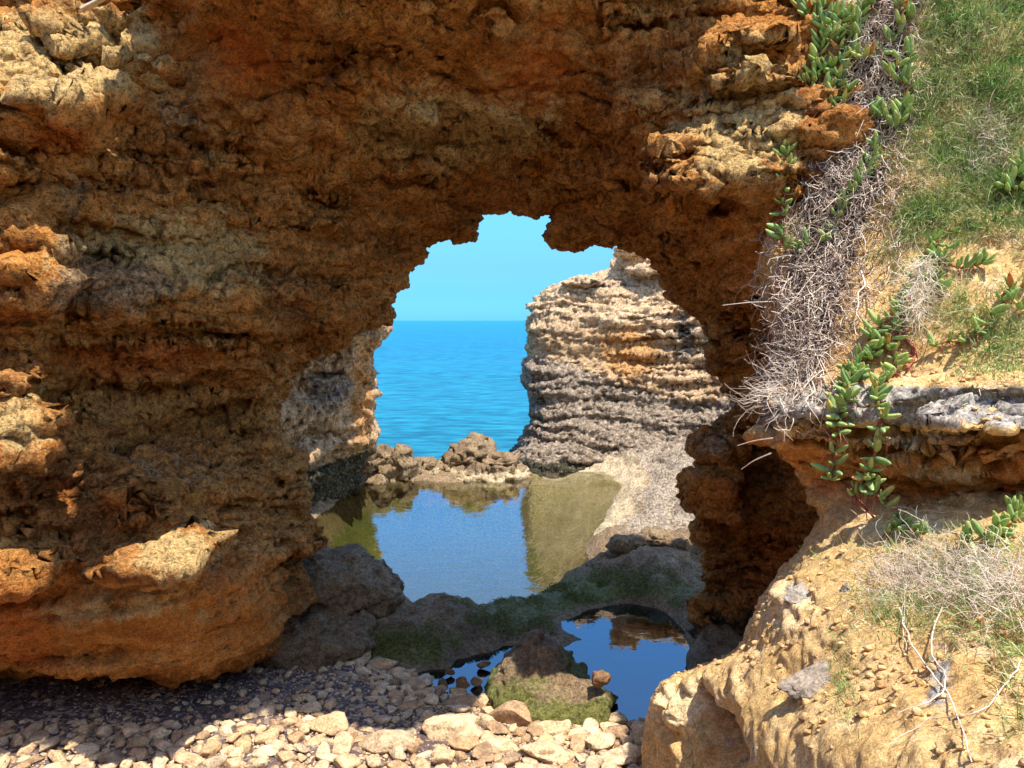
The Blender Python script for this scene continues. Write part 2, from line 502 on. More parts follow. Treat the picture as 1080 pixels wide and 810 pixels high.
SPOKES = [
 [(-500,770,4.8),(0,724,8.2),(100,728,8.2),(200,728,8.2),(275,714,8.0),(300,704,7.6),(308,690,7.8)],
 [(-500,690,4.4),(0,704,4.95),(100,710,5.0),(200,708,5.3),(265,690,6.0),(296,668,6.9),(304,648,7.9)],
 [(-500,600,4.0),(0,612,4.55),(100,616,4.6),(190,610,4.82),(260,602,5.6),(308,588,6.8),(318,580,8.2)],
 [(-500,520,4.0),(0,530,4.6),(90,530,4.85),(180,530,5.3),(245,535,6.3),(305,535,7.6),(322,522,8.7)],
 [(-500,450,4.2),(0,450,4.75),(70,455,5.5),(150,450,6.5),(220,445,7.5),(285,440,8.6),(304,438,9.6)],
 [(-500,360,4.2),(0,370,4.8),(60,365,5.5),(150,360,6.2),(240,358,7.2),(305,355,8.6),(326,376,9.8)],
 [(-500,260,4.2),(0,270,4.8),(50,270,5.5),(150,270,6.2),(240,280,7.2),(330,303,8.6),(402,337,10.0)],
 [(-500,150,4.2),(0,170,4.85),(60,180,5.5),(150,190,6.2),(250,210,7.2),(350,248,8.6),(428,285,10.3)],
 [(-450,-50,4.3),(0,80,4.65),(90,118,5.5),(180,140,6.2),(280,165,7.2),(380,210,8.8),(445,260,10.4)],
 [(-250,-330,4.9),(110,-20,5.7),(165,70,5.9),(235,110,6.4),(310,140,7.3),(410,188,9.0),(495,245,10.5)],
 [(150,-420,4.0),(250,-70,4.45),(290,35,5.6),(325,108,6.6),(380,140,7.6),(450,178,9.2),(502,220,10.6)],
 [(350,-420,4.1),(400,-70,4.6),(410,35,5.8),(425,108,6.8),(455,140,7.8),(495,175,9.3),(553,214,10.7)],
 [(520,-420,4.4),(530,-70,4.8),(530,35,5.9),(535,110,6.8),(545,145,7.8),(560,180,9.0),(585,234,10.5)],
 [(610,-410,4.7),(590,-70,5.0),(585,40,6.0),(585,118,6.8),(585,152,7.7),(588,190,8.9),(585,257,10.4)],
 [(670,-400,5.0),(650,-60,5.2),(640,50,6.1),(630,120,6.8),(628,158,7.7),(625,195,8.8),(624,259,10.2)],
 [(800,-350,5.2),(740,-60,6.0),(705,50,5.8),(690,130,5.8),(684,180,6.8),(680,220,8.4),(674,263,10.0)],
 [(950,-200,5.0),(830,0,5.7),(790,100,4.95),(742,168,4.8),(716,212,6.4),(702,245,8.2),(694,290,9.8)],
 [(1150,50,5.0),(900,120,4.7),(840,200,4.72),(776,210,4.8),(743,244,6.3),(718,272,8.2),(708,314,9.6)],
 [(1200,200,5.0),(900,260,5.0),(840,292,5.1),(798,310,5.5),(772,312,6.5),(750,325,8.0),(738,350,9.4)],
 [(1200,330,5.0),(920,350,5.3),(860,360,5.8),(822,372,6.5),(797,380,7.3),(773,385,8.4),(756,405,9.2)],
 [(1200,420,5.2),(950,420,5.8),(895,425,6.6),(855,430,7.3),(818,432,7.9),(788,434,8.5),(765,438,8.9)],
 [(1200,490,5.2),(960,490,5.9),(905,490,7.0),(860,490,8.0),(815,490,8.7),(772,488,8.9),(742,496,9.0)],
 [(1200,560,5.2),(960,560,5.9),(905,555,7.0),(860,550,8.1),(812,548,8.7),(762,540,8.8),(733,535,8.8)],
 [(1200,640,4.8),(960,640,5.8),(905,640,7.0),(860,640,8.2),(812,635,8.8),(768,620,9.0),(744,600,9.0)],
 [(1200,790,4.4),(960,770,5.2),(905,750,6.0),(860,725,6.9),(805,712,7.6),(765,708,8.0),(740,702,8.2)],
]
ring = []
for spk in SPOKES:
    ring.append([P(a, b, Ys(y)) for a, b, y in spk])
bx = [(2.6, -1.2), (0.6, -1.6), (-1.2, -1.6)]
for x, z in bx:
    ring.append([np.array((x * (1.3 if k == 0 else 1.0), 4.6 + 0.32 * k, z)) for k in range(7)])
ring = np.array(ring)
for k_, p_ in {8: (-3.3, 6.3, 6.4), 9: (-2.05, 6.0, 6.4), 10: (-1.6, 3.05, 6.2), 11: (-0.85, 3.2, 6.2), 12: (-0.1, 3.35, 6.2), 13: (0.4, 3.45, 6.2), 14: (0.9, 3.6, 6.2), 15: (1.35, 6.0, 6.2), 16: (2.4, 6.4, 6.2)}.items():
    ring[k_, 0] = p_
lip = ring[:, 6]
ctr = np.array((-0.25, 0, 1.9))
outw = lip - ctr; outw[:, 1] = 0
outw /= np.linalg.norm(outw, axis=1)[:, None]
r7 = lip + outw * 0.28 + np.array((0, 0.28, 0))
r8 = lip + outw * 2.3 + np.array((0, -0.15, 0))
r9 = lip + outw * 3.2 + np.array((0, -1.3, 0))
ring = np.concatenate([ring, r7[:, None], r8[:, None], r9[:, None]], 1)      # spokes x rows x 3
g = catmull(ring, 6, closed=True)
g = np.swapaxes(catmull(np.swapaxes(g, 0, 1), 6, closed=True), 0, 1)
na, nb = g.shape[:2]
arch_v, arch_q = g.reshape(-1, 3), grid_quads(na, nb, True, True)
pieces = [(arch_v, arch_q)]
KNOBS = [(140,540,4.58,.18,.24,.10), (170,535,4.9,.14,.2,.06), (186,592,4.45,.28,.26,.12), (150,600,4.5,.2,.22,.06), (30,440,4.55,.22,.25,.10), (15,478,4.5,.26,.22,.07), (5,600,4.4,.14,.2,.1), (10,400,4.6,.2,.22,.06),
         (10,300,4.68,.10,.2,.10), (10,180,4.72,.12,.2,.10), (50,112,4.8,.22,.25,.04),
         (676,118,5.35,.12,.18,.08), (662,60,5.55,.07,.12,.07), (520,30,5.3,.08,.14,.10), (650,12,5.5,.2,.2,.06), (705,40,5.5,.12,.14,.06),
         (790,50,4.95,.28,.22,.05), (800,92,4.9,.34,.22,.05), (760,72,5.05,.2,.2,.05), (738,178,4.85,.2,.2,.1),(722,190,4.82,.16,.25,.08),(700,172,4.95,.12,.2,.08), (800,185,4.78,.3,.2,.07),
         (630,243,7.55,.34,.35,.10), (600,246,7.6,.16,.2,.10), (480,243,7.7,.18,.25,.06),
         (750,520,6.75,.20,.35,.22), (762,475,6.75,.14,.3,.1)]
for a, b, y, rx, ry, rz in KNOBS:
    pieces.append(blob(P(a, b, y), (rx, ry, rz)))
kr = random.Random(77)
for a, b, y, w_, h_ in ((186, 586, 4.42, 34, 16), (140, 535, 4.56, 24, 12), (30, 440, 4.52, 30, 26), (12, 480, 4.48, 20, 14), (8, 598, 4.42, 14, 10), (30, 300, 4.72, 16, 30), (90, 60, 4.95, 50, 40)):
    for k_ in range(14):
        r_ = kr.uniform(.03, .085)
        pieces.append(blob(P(a + kr.gauss(0, .6) * w_, b + kr.gauss(0, .6) * h_, y + kr.uniform(-.03, .12)), (r_ * kr.uniform(1, 1.9), r_ * 1.3, r_ * kr.uniform(.35, .8)), 2))
v, q = remesh(pieces, 0.02)
v = smooth_v(v, q, 2)
n = normals(v, q)
px, py = project(v)
liplow = sstep(0.1, 0.9, np.abs(v[:, 1] - np.interp(v[:, 0], (-2.6, -1, 0.2, 1.6, 2.2), (7.2, 7.7, 7.8, 7.4, 6.8))))
keep = 0.45 + 0.55 * liplow
GO = [(P(x, 356, Ys(y)), (0.32, 0.5, 0.035), 0.22) for x, y in ((160, 6.4), (205, 6.9), (250, 7.4), (300, 8.5))]
GO += [(P(x, 137 + (x - 130) * 0.12, Ys(6.2)), (0.22, 0.5, 0.03), 0.10) for x in (130, 170, 210)]
GO += [(P(65, 262, 5.2), (0.22, 0.4, 0.03), 0.12), (P(100, 405, 5.4), (0.18, 0.4, 0.12), 0.25), (P(145, 430, 5.7), (0.16, 0.4, 0.1), 0.25),
       (P(90, 430, 5.3), (0.12, 0.4, 0.08), 0.2), (P(170, 455, 5.8), (0.2, 0.4, 0.1), 0.25), (P(240, 430, 6.2), (0.25, 0.5, 0.22), 0.25),
       (P(340, 195, 6.4), (0.2, 0.4, 0.04), 0.15), (P(360, 215, 6.6), (0.2, 0.4, 0.04), 0.15), (P(40, 585, 4.6), (0.06, 0.3, 0.07), 0.2),
       (P(240, 575, 5.3), (0.2, 0.3, 0.1), 0.2), (P(70, 395, 5.1), (0.14, 0.4, 0.1), 0.16)]
v = gouges(v, n, GO)
# beds of the left wall: each stands proud of or behind its neighbour
px, py = project(v)
zw = v[:, 2] + 0.10 * fbm(v, (0.8, 0.8, 0.2), 3, 400) - 0.03 * v[:, 0]
BED = np.array([(9, 0), (5.2, 0), (4.40, .06), (4.35, -.06), (3.98, -.03), (3.93, .07), (3.50, .04), (3.45, -.07), (3.40, .11), (2.92, .14), (2.86, -.12), (2.62, -.05), (2.58, -.12), (2.30, -.08), (2.24, -.17), (1.95, -.20), (1.75, 0), (1.2, .02), (-3, 0)])[::-1]
bed = np.interp(zw, BED[:, 0], BED[:, 1])
lw = sstep(25, 110, px) * (1 - sstep(300, 430, px)) * (v[:, 1] < 8.2)
hn = n.copy(); hn[:, 2] = 0
v = v + hn * (bed * lw * (0.7 + 0.6 * perlin(v, 0.9, 410)))[:, None]
v = v.astype(np.float32)
# caves in the weak beds, scallops in the roof
wc = worley(v * np.array((1, 1, 1.45), np.float32) + 0.12 * np.stack([fbm(v, 2.0, 2, 420 + 5 * i_) for i_ in range(3)], 1), 2.3, 1.0)
cz_ = np.clip(gz(px, py, 200, 450, 150, 75) + 0.5 * gz(px, py, 330, 200, 90, 40) + 0.5 * gz(px, py, 770, 480, 60, 60), 0, 1)
v = v - n * (0.26 * (1 - sstep(0.12, 0.46, wc)) * cz_)[:, None]
wr = worley(v + 0.2 * np.stack([fbm(v, 1.3, 2, 440 + 5 * i_) for i_ in range(3)], 1), 1.7, 3.0)
wr2 = worley(v + 0.1 * np.stack([fbm(v, 2.6, 2, 450 + 5 * i_) for i_ in range(3)], 1), 3.9, 6.0)
rf = sstep(0.1, 0.5, -n[:, 2]) * (v[:, 2] > 2.8)
v = v + n * (rf * (0.26 * (0.5 - wr) + 0.10 * (0.5 - wr2)))[:, None] * sstep(0.0, 0.6, np.abs(v[:, 1] - 7.7) + 0.15)[:, None]
v = v.astype(np.float32)
n = normals(v, q)
smoothz = np.clip(gz(px, py, 120, 665, 260, 50) + 0.7 * gz(px, py, 250, 60, 90, 60) + 0.6 * gz(px, py, 560, 60, 80, 60) + 0.7 * gz(px, py, 790, 270, 40, 60), 0, 1)
# long open bedding cracks
cw = 0.05 * fbm(v, (1.2, 1.2, 0.1), 2, 200)
for zc, wd, dp, x0, x1 in ((2.85, .030, .26, 135, 345), (3.95, .02, .12, 100, 260), (3.45, .022, .13, 30, 130), (2.45, .03, .14, 80, 300), (4.35, .02, .12, 150, 420), (1.95, .03, .12, 60, 300)):
    mk = sstep(x0, x0 + 30, px) * (1 - sstep(x1 - 30, x1, px)) * sstep(-0.25, 0.1, perlin(v, 1.1, zc * 7))
    v = v - n * (dp * mk * np.exp(-((v[:, 2] + cw - zc) / wd) ** 2))[:, None]
v = v.astype(np.float32)
v = rockify(v, q, low=0.12, strata=0.16, mid=0.068, fine=0.024, pits=0.06, keep=keep * (1 - 0.75 * smoothz), rough=1 - 0.72 * smoothz, zf=3.0, slots=1.0, plates=0.10, long=0.33, tilt=(-0.03, 0.05))
px, py = project(v)
grey = 0.85 * gz(px, py, 110, 300, 100, 40) + 0.6 * gz(px, py, 75, 215, 28, 40) + 0.7 * gz(px, py, 200, 120, 45, 25) + 0.55 * gz(px, py, 180, 490, 90, 40) + 0.5 * gz(px, py, 640, 100, 25, 60) + 0.5 * gz(px, py, 350, 60, 30, 50) + 0.5 * gz(px, py, 290, 45, 12, 35)
grey = 0.75 * grey + 0.7 * gz(px, py, 750, 470, 30, 20) + 0.06
pale = 1.0 * gz(px, py, 480, 140, 130, 50) + 0.95 * gz(px, py, 170, 270, 130, 55) + 0.6 * gz(px, py, 120, 645, 120, 22) + 1.0 * gz(px, py, 60, 60, 130, 60) + 0.8 * gz(px, py, 190, 580, 60, 40) + 0.85 * gz(px, py, 780, 120, 90, 90) + 0.6 * gz(px, py, 20, 450, 60, 60)  # pale rock; the sunlit patches are also painted paler
red = 0.78 * gz(px, py, 255, 70, 70, 60) + 0.75 * gz(px, py, 20, 660, 50, 50) + 0.65 * gz(px, py, 570, 60, 60, 60) + 0.7 * gz(px, py, 160, 380, 130, 30) + 0.7 * gz(px, py, 60, 145, 50, 25) + 0.6 * gz(px, py, 30, 520, 60, 80) + 0.55 * gz(px, py, 800, 560, 90, 120) + 0.5 * gz(px, py, 230, 600, 40, 40) + 0.1
wet = 0.9 * (1 - sstep(0.05, 0.55, v[:, 2])) * sstep(6.2, 6.9, v[:, 1])
me = fast_mesh('rock_arch', v, q)
zone_attr(me, v, grey, pale, red, wet, 1.0 * gz(px, py, 120, 660, 280, 50) + 0.7 * gz(px, py, 250, 60, 80, 60) + 0.6 * gz(px, py, 560, 60, 70, 60) + 0.6 * gz(px, py, 790, 270, 40, 60))
arch = link('rock_arch', me, M_ARCH)
tag(arch, 'great ochre and rust limestone arch whose opening frames the sea', 'rock arch')
arch_geo = (v, q)

# ------------------------------------------------------------------ the bank at the right
BANK = [
 [(815,-160,5.8),(850,-160,5.4),(930,-160,5.2),(1020,-160,5.05),(1150,-160,4.9),(1500,-160,4.6)],
 [(838,0,5.6),(860,0,5.15),(930,0,4.9),(1000,0,4.75),(1090,0,4.55),(1500,0,4.2)],
 [(815,130,5.4),(842,130,4.95),(900,130,4.75),(980,130,4.55),(1090,130,4.3),(1500,130,3.85)],
 [(795,255,5.3),(815,260,4.8),(880,260,4.5),(960,260,4.25),(1090,260,3.95),(1500,260,3.45)],
 [(812,340,5.0),(825,340,4.55),(880,340,4.2),(960,340,3.95),(1090,340,3.65),(1500,350,3.1)],
 [(830,395,4.8),(838,395,4.3),(885,395,3.98),(960,395,3.8),(1090,390,3.45),(1500,400,2.9)],
 [(803,425,4.6),(810,432,3.9),(862,424,3.68),(960,415,3.5),(1090,410,3.2),(1500,430,2.65)],
 [(812,470,4.6),(822,468,3.9),(880,474,3.72),(960,485,3.55),(1090,492,3.25),(1500,520,2.7)],
 [(840,505,4.6),(858,503,4.25),(900,508,4.05),(965,515,3.85),(1090,520,3.55),(1500,540,2.9)],
 [(862,543,4.5),(873,538,4.1),(912,535,3.85),(975,536,3.55),(1090,540,3.2),(1500,570,2.5)],
 [(850,578,4.3),(866,572,3.75),(908,562,3.45),(980,556,3.2),(1090,556,2.9),(1500,600,2.0)],
 [(805,630,4.3),(824,630,3.5),(890,622,3.12),(980,618,2.85),(1090,618,2.5),(1500,670,1.7)],
 [(768,690,4.4),(792,688,3.4),(880,700,2.75),(980,710,2.4),(1090,720,2.05),(1500,790,1.35)],
 [(690,728,4.6),(704,730,3.95),(765,752,3.15),(880,785,2.3),(1090,830,1.6),(1500,900,1.05)],
 [(680,800,4.6),(690,812,4.0),(745,842,3.2),(880,900,2.1),(1090,980,1.35),(1500,1050,.95)],
 [(672,870,4.6),(688,890,3.95),(745,960,3.2),(880,1060,2.1),(1090,1160,1.35),(1500,1200,.95)],
]
rows = [[P(a, b, y) for a, b, y in r] for r in BANK]
pcs = [slab_mesh(rows, (1.9, 1.3, -0.35), 5, 6)]
for a, b, y, rx, ry, rz in [(720,745,3.8,.14,.22,.08),(840,628,3.45,.10,.12,.05),(725,790,3.85,.16,.2,.16),(1040,445,3.2,.3,.2,.06)]:
    pcs.append(blob(P(a, b, y), (rx, ry, rz)))
v, q = remesh(pcs, 0.0165)
v = smooth_v(v, q, 2)
n = normals(v, q)
GB = [(P(752, 788, 3.3), (0.09, 0.25, 0.15), 0.34)]
for a_, b_, rx_, rz_, d_ in [(1005,442,.17,.05,.22),(1062,478,.16,.07,.24),(900,462,.15,.04,.18),(1058,452,.13,.03,.14),(935,490,.15,.035,.16),(985,484,.11,.035,.15),(868,482,.1,.03,.12),(950,457,.07,.03,.1),(1030,500,.12,.03,.16),(845,462,.08,.02,.08),(975,462,.06,.02,.08)]:
    GB.append((P(a_, b_, np.interp(a_, (822, 880, 960, 1090), (3.9, 3.7, 3.52, 3.22)) + .05), (rx_, .22, rz_), d_))
v = gouges(v, n, GB)
px, py = project(v)
n = normals(v, q)
hol = gz(px, py, 752, 778, 16, 26) + 0.9 * gz(px, py, 738, 742, 8, 16) + 0.5 * gz(px, py, 775, 800, 12, 14)
v = (v + np.array((0.26, 0.16, 0.03)) * hol[:, None]).astype(np.float32)
led = sstep(395, 412, py) * (1 - sstep(520, 540, py))
v = rockify(v, q, low=0.05, strata=0.03, mid=0.026, fine=0.014, pits=0.022, zf=5.5, off=40.0, keep=0.5 + 2.0 * led, rough=0.30 + 1.3 * np.clip(led + gz(px, py, 720, 760, 55, 60) + gz(px, py, 840, 640, 30, 40), 0, 1) + 0.5 * sstep(0.1, 0.5, perlin(v, 1.3, 66)))
px, py = project(v)
top = 0.8 * sstep(400, 412, py - 0.02 * (px - 950)) * (1 - sstep(440, 462, py))
grey = 0.95 * top + 0.6 * gz(px, py, 990, 720, 22, 60) + 0.5 * gz(px, py, 780, 790, 30, 30) + 0.5 * gz(px, py, 840, 625, 20, 14) + 0.5 * gz(px, py, 1000, 465, 40, 14) + 0.4 * gz(px, py, 940, 488, 30, 10)
pale = 0.65 * gz(px, py, 950, 555, 60, 20) + 0.7 * gz(px, py, 720, 745, 60, 30) + 0.5 * gz(px, py, 830, 640, 40, 40) + 0.6 * gz(px, py, 1000, 500, 60, 8) + 0.5 * gz(px, py, 840, 455, 30, 12) + 0.5 * gz(px, py, 960, 470, 60, 12) + 0.15
red = 0.62 * sstep(445, 465, py) * (1 - sstep(515, 545, py)) + 0.5 * gz(px, py, 820, 330, 30, 60) + 0.6 * gz(px, py, 750, 790, 22, 30)
me = fast_mesh('rocky_bank', v, q)
mat_dark = np.zeros(len(v))  # darker bank colour along the dead plant mat
for (cx_, cy_, w_) in [(945, -10, 26), (930, 45, 28), (918, 90, 30), (911, 130, 33), (903, 165, 36), (892, 195, 38), (880, 225, 38), (872, 260, 38), (866, 295, 36), (858, 325, 32), (848, 355, 28), (838, 390, 20)]:
    mat_dark = np.maximum(mat_dark, gz(px, py, cx_, cy_, w_ * 1.15, 34))
zone_attr(me, v, grey, pale, red, mat_dark, 0.4 + 0 * px)
bank = link('rocky_bank', me, M_BANK)
tag(bank, 'sunlit sandy yellow bank with overhanging grey ledge, plants trailing over it', 'bank')
bank_geo = (v, q)
bvh_bank = BVHTree.FromPolygons([Vector(x) for x in v.tolist()], q.tolist())

# ------------------------------------------------------------------ unseen cliff ring behind the viewpoint, added to block sky light
rowsC = []
for hz, lean in ((-1.5, 0.0), (1.0, 0.0), (3.5, 0.25), (5.0, 0.5), (6.4, 0.9)):
    r_ = []
    for (x_, y_) in ((-5.2, 5.6), (-5.9, 3.0), (-6.6, 0.0), (-5.6, -3.4), (-2.0, -5.6), (2.0, -5.8), (5.4, -4.6)):
        l_ = math.hypot(x_, y_)
        r_.append((x_ * (1 + lean / l_), y_ * (1 + lean / l_) , hz))
    rowsC.append(r_)
gC = catmull(np.array(rowsC), 5); gC = np.swapaxes(catmull(np.swapaxes(gC, 0, 1), 6), 0, 1)
a_, b_ = gC.shape[:2]
fr_ = gC.reshape(-1, 3); bk_ = fr_ * np.array((1.35, 1.35, 1)) + np.array((0, 0, -.05))
rim_ = np.array([i for i in range(b_)] + [r * b_ + b_ - 1 for r in range(1, a_)] + [(a_ - 1) * b_ + c for c in range(b_ - 2, -1, -1)] + [r * b_ for r in range(a_ - 2, 0, -1)])
nx_ = np.roll(rim_, -1)
vC, qC = remesh([(np.concatenate([fr_, bk_]), np.concatenate([grid_quads(a_, b_), grid_quads(a_, b_, base=len(fr_))[:, ::-1], np.stack([rim_, rim_ + len(fr_), nx_ + len(fr_), nx_], -1)]))], 0.11)
vC = rockify(vC, qC, low=0.3, strata=0.25, mid=0.12, fine=0.03, pits=0.05, zf=1.6, off=210.0)
me = fast_mesh('cliff', vC, qC); zone_attr(me, vC)
tag(link('cliff', me, M_ARCH), kind='structure')

# ------------------------------------------------------------------ far cliffs
def cliff(name, rows, push, voxel, mat, blobs=(), keepf=None, **kw):
    rows = [[P(a, b, y) for a, b, y in r] for r in rows]
    pcs = [slab_mesh(rows, push, 5, 5)]
    for a, b, y, rx, ry, rz in blobs:
        pcs.append(blob(P(a, b, y), (rx, ry, rz)))
    v, q = remesh(pcs, voxel)
    v = smooth_v(v, q, 2)
    if keepf: kw['keep'] = keepf(v)
    v = rockify(v, q, **kw)
    return v, q

STACK = [
 [(652,266,20),(656,266,17.9),(690,264,17.6),(740,262,17.2),(800,262,16.8),(960,262,16)],
 [(645,276,20),(652,276,17.8),(690,276,17.4),(740,276,17.0),(800,276,16.6),(960,276,15.5)],
 [(640,290,20),(644,291,17.7),(690,292,17.2),(740,292,16.8),(800,292,16.3),(960,292,15)],
 [(588,300,20),(597,300,17.6),(660,302,17.0),(740,302,16.6),(800,302,16.1),(960,302,14.8)],
 [(566,318,20),(572,318,17.2),(650,318,16.6),(740,318,16.4),(800,318,15.8),(960,318,14.6)],
 [(560,345,20),(565,346,17.0),(650,346,16.4),(740,348,16.0),(800,348,15.4),(960,350,14.2)],
 [(562,372,20),(567,373,17.0),(650,374,16.5),(740,376,16.0),(800,376,15.4),(960,376,14.2)],
 [(556,392,20),(560,392,16.7),(650,394,16.2),(740,396,15.8),(800,396,15.0),(960,396,13.8)],
 [(564,430,20),(570,432,16.5),(650,434,16.0),(740,436,15.4),(800,436,14.4),(960,436,13.2)],
 [(556,458,20),(560,460,16.2),(650,462,15.6),(740,464,14.8),(800,464,13.6),(960,464,12.6)],
 [(540,490,20),(545,490,15.6),(650,484,15.3),(740,500,13.6),(800,510,12.4),(960,510,11.6)],
 [(530,540,20),(535,540,15.4),(650,540,15.1),(740,560,13.3),(800,560,12.2),(960,560,11.4)],
]
v, q = cliff('sea_stack', STACK, (1.5, 6.5, -0.1), 0.042, M_STACK, blobs=[(664,268,17.6,.36,.6,.10),(612,299,17.3,.5,.5,.09),(700,285,17,.9,.5,.08)], keepf=lambda v: 0.5 + 0.5 * sstep(1.6, 2.6, v[:, 2]), low=0.16, strata=0.17, mid=0.065, fine=0.04, pits=0.04, zf=4.6, off=70.0, slots=1.3, long=0.25)
px, py = project(v)
greyl = sstep(385, 400, py + 18 * perlin(v, 0.8, 4) - 0.16 * (px - 600)) * 0.85
grey = greyl + 0.9 * gz(px, py, 590, 410, 45, 30) + 0.8 * gz(px, py, 722, 355, 12, 45) + 0.6 * gz(px, py, 640, 300, 60, 5)
pale = (1 - sstep(330, 372, py)) * 0.8 + 0.7 * gz(px, py, 745, 370, 18, 25) + 0.42 * sstep(405, 460, py)
red = 0.85 * gz(px, py, 665, 370, 40, 28)
me = fast_mesh('sea_stack', v, q)
zone_attr(me, v, grey, pale, red, 0.9 * (1 - sstep(0.0, 0.25, v[:, 2])))
stack = link('sea_stack', me, M_STACK)
tag(stack, 'pale layered sea stack with dark grey weathered foot seen through the arch', 'sea stack')

OUTER = [  # top two rows: hidden overhang added to shade the face below
 [(392,285,13.2),(402,292,11.9),(385,292,10.9),(350,292,10.4),(300,292,10),(200,285,9.4)],
 [(392,325,13.2),(400,330,11.9),(385,330,11.0),(350,330,10.5),(300,330,10.1),(200,325,9.5)],
 [(386,344,14.2),(399,345,12.4),(385,345,11.8),(350,343,11.3),(300,336,11),(200,330,10)],
 [(386,352,14.5),(400,354,12.6),(385,354,12.1),(350,354,11.6),(300,352,11),(200,350,10)],
 [(380,372,14.5),(391,372,12.6),(380,372,12.1),(350,372,11.7),(300,372,11),(200,372,10)],
 [(384,405,14.5),(394,408,12.6),(380,408,12.1),(350,408,11.6),(300,408,11),(200,410,10)],
 [(384,440,14.5),(396,442,12.6),(380,444,12.0),(350,446,11.5),(300,446,10.8),(200,450,9.8)],
 [(384,468,14.5),(394,470,12.7),(378,476,12.2),(350,486,11.7),(310,500,10.9),(200,520,9.8)],
 [(370,492,14.5),(382,494,13.2),(368,500,12.8),(345,512,12.1),(305,530,11.1),(200,560,9.9)],
 [(365,520,14.5),(378,518,13.2),(364,524,12.8),(340,540,12.2),(300,560,11.2),(200,600,10)],
]
v, q = cliff('outer', OUTER, (-2.5, 1.8, -0.1), 0.045, M_STACK, blobs=[(392,350,12.4,.2,.3,.09),(393,392,12.6,.12,.2,.05),(393,415,12.6,.12,.2,.05)], low=0.12, strata=0.16, mid=0.09, fine=0.035, pits=0.06, zf=3.2, off=90.0)
px, py = project(v)
me = fast_mesh('sea_cliff', v, q)
zone_attr(me, v, 0.9 * gz(px, py, 345, 410, 30, 28) + 0.5 * gz(px, py, 395, 350, 20, 10), 0.6 * gz(px, py, 350, 455, 50, 30), 0.8 * gz(px, py, 382, 420, 14, 60), 1.0 * sstep(478, 496, py + 0.3 * (px - 350)))
outer = link('sea_cliff', me, M_STACK)
tag(outer, 'undercut pale cliff beyond the left foot of the arch, rising from green water', 'cliff')

# ------------------------------------------------------------------ tidal rock floor, pools
POOL_A = [(300,600),(325,560),(345,535),(395,503),(430,506),(470,509),(555,505),(566,492),(600,490),(640,498),(658,510),(648,530),(636,552),(620,572),(620,590),(610,602),(585,621),(545,635),(515,641),(488,634),(465,628),(437,640),(420,625),(402,600),(375,588),(345,586)]
POOL_B = [(395,706),(440,713),(470,706),(500,690),(540,682),(565,687),(592,683),(614,676),(594,655),(618,642),(660,638),(690,643),(712,655),(726,680),(735,712),(750,760),(720,850),(600,850),(480,800),(425,765),(403,738)]
def poly_world(poly):
    return np.array([G(a, b)[:2] for a, b in poly])
def sdist(pts, poly):
    """signed distance, negative inside"""
    d = np.full(len(pts), 1e9); inside = np.zeros(len(pts), bool)
    m = len(poly)
    for i in range(m):
        a, b = poly[i], poly[(i + 1) % m]
        e = b - a; w = pts - a
        t = np.clip((w @ e) / (e @ e), 0, 1)
        dd = w - t[:, None] * e
        d = np.minimum(d, (dd ** 2).sum(1))
        c = (a[1] > pts[:, 1]) != (b[1] > pts[:, 1])
        with np.errstate(divide='ignore', invalid='ignore'):
            xi = a[0] + (pts[:, 1] - a[1]) / (b[1] - a[1] + 1e-12) * e[0]
        inside ^= c & (pts[:, 0] < xi)
    d = np.sqrt(d)
    return np.where(inside, -d, d)
PA, PB = poly_world(POOL_A), poly_world(POOL_B)
RES = 0.03
xs = np.arange(-6.5, 6.5, RES); ys = np.arange(3.0, 17.2, RES)
X, Yg = np.meshgrid(xs, ys, indexing='xy')
xy = np.stack([X.ravel(), Yg.ravel()], 1)
xyz = np.concatenate([xy, np.zeros((len(xy), 1))], 1)
wob = np.stack([fbm(xyz, 1.6, 3, 2.0), fbm(xyz, 1.6, 3, 33.0)], 1) * 0.10
sa, sb = sdist(xy + wob, PA), sdist(xy + wob, PB)
sd = np.minimum(sa, sb)
def hill(px_, py_, z, rx, ry, h, pw=2.0):
    c = G(px_, py_, z)
    r = np.sqrt(((xy[:, 0] - c[0]) / rx) ** 2 + ((xy[:, 1] - c[1]) / ry) ** 2)
    return h * np.exp(-r ** pw)
cap = 0.16 + hill(345, 620, .3, .75, .75, .30, 3) + hill(460, 652, .25, .42, .5, .15) + hill(700, 585, .3, .8, .5, .20) + hill(725, 640, .3, .35, .8, .22) + hill(660, 560, .2, .5, .6, .10) + hill(690, 520, .2, 1.2, 1.0, .22)
cap += hill(800, 480, .4, 1.8, 3.0, .5)
ht = cap * (1 - np.exp(-np.clip(sd, 0, None) / 0.22))
depth_a = 0.22 + 0.75 * (1 - sstep(0.2, 1.6, xy[:, 0] + 0.10 * (xy[:, 1] - 11))) 
dep = np.where(sa < sb, depth_a, 0.5)
ht = np.where(sd > 0, ht, -dep * (1 - np.exp(np.clip(sd, None, 0) / 0.5)))
land = sstep(-0.05, 0.15, sd)
ht += land * (0.06 * fbm(xyz, 2.2, 4, 7.0) + 0.03 * fbm(xyz, 7.0, 3, 8.0) + 0.03 * (0.5 - np.abs(perlin(xyz, 4.5, 15.0)) * 2) + 0.014 * (0.5 - np.abs(perlin(xyz, 10.0, 16.0)) * 2)) + (1 - land) * 0.03 * fbm(xyz, 2.0, 3, 9.0)
far_ = land * sstep(9.3, 10.2, xy[:, 1])
rk_ = fbm(xyz, 1.3, 2, 300.0)
ht += far_ * (0.09 * np.tanh(4 * rk_) + 0.10 * (0.5 - np.abs(perlin(xyz, 2.4, 301.0)) * 2) + 0.05 * np.tanh(3 * perlin(xyz, 3.7, 305.0))) * sstep(0.05, 0.5, sa)
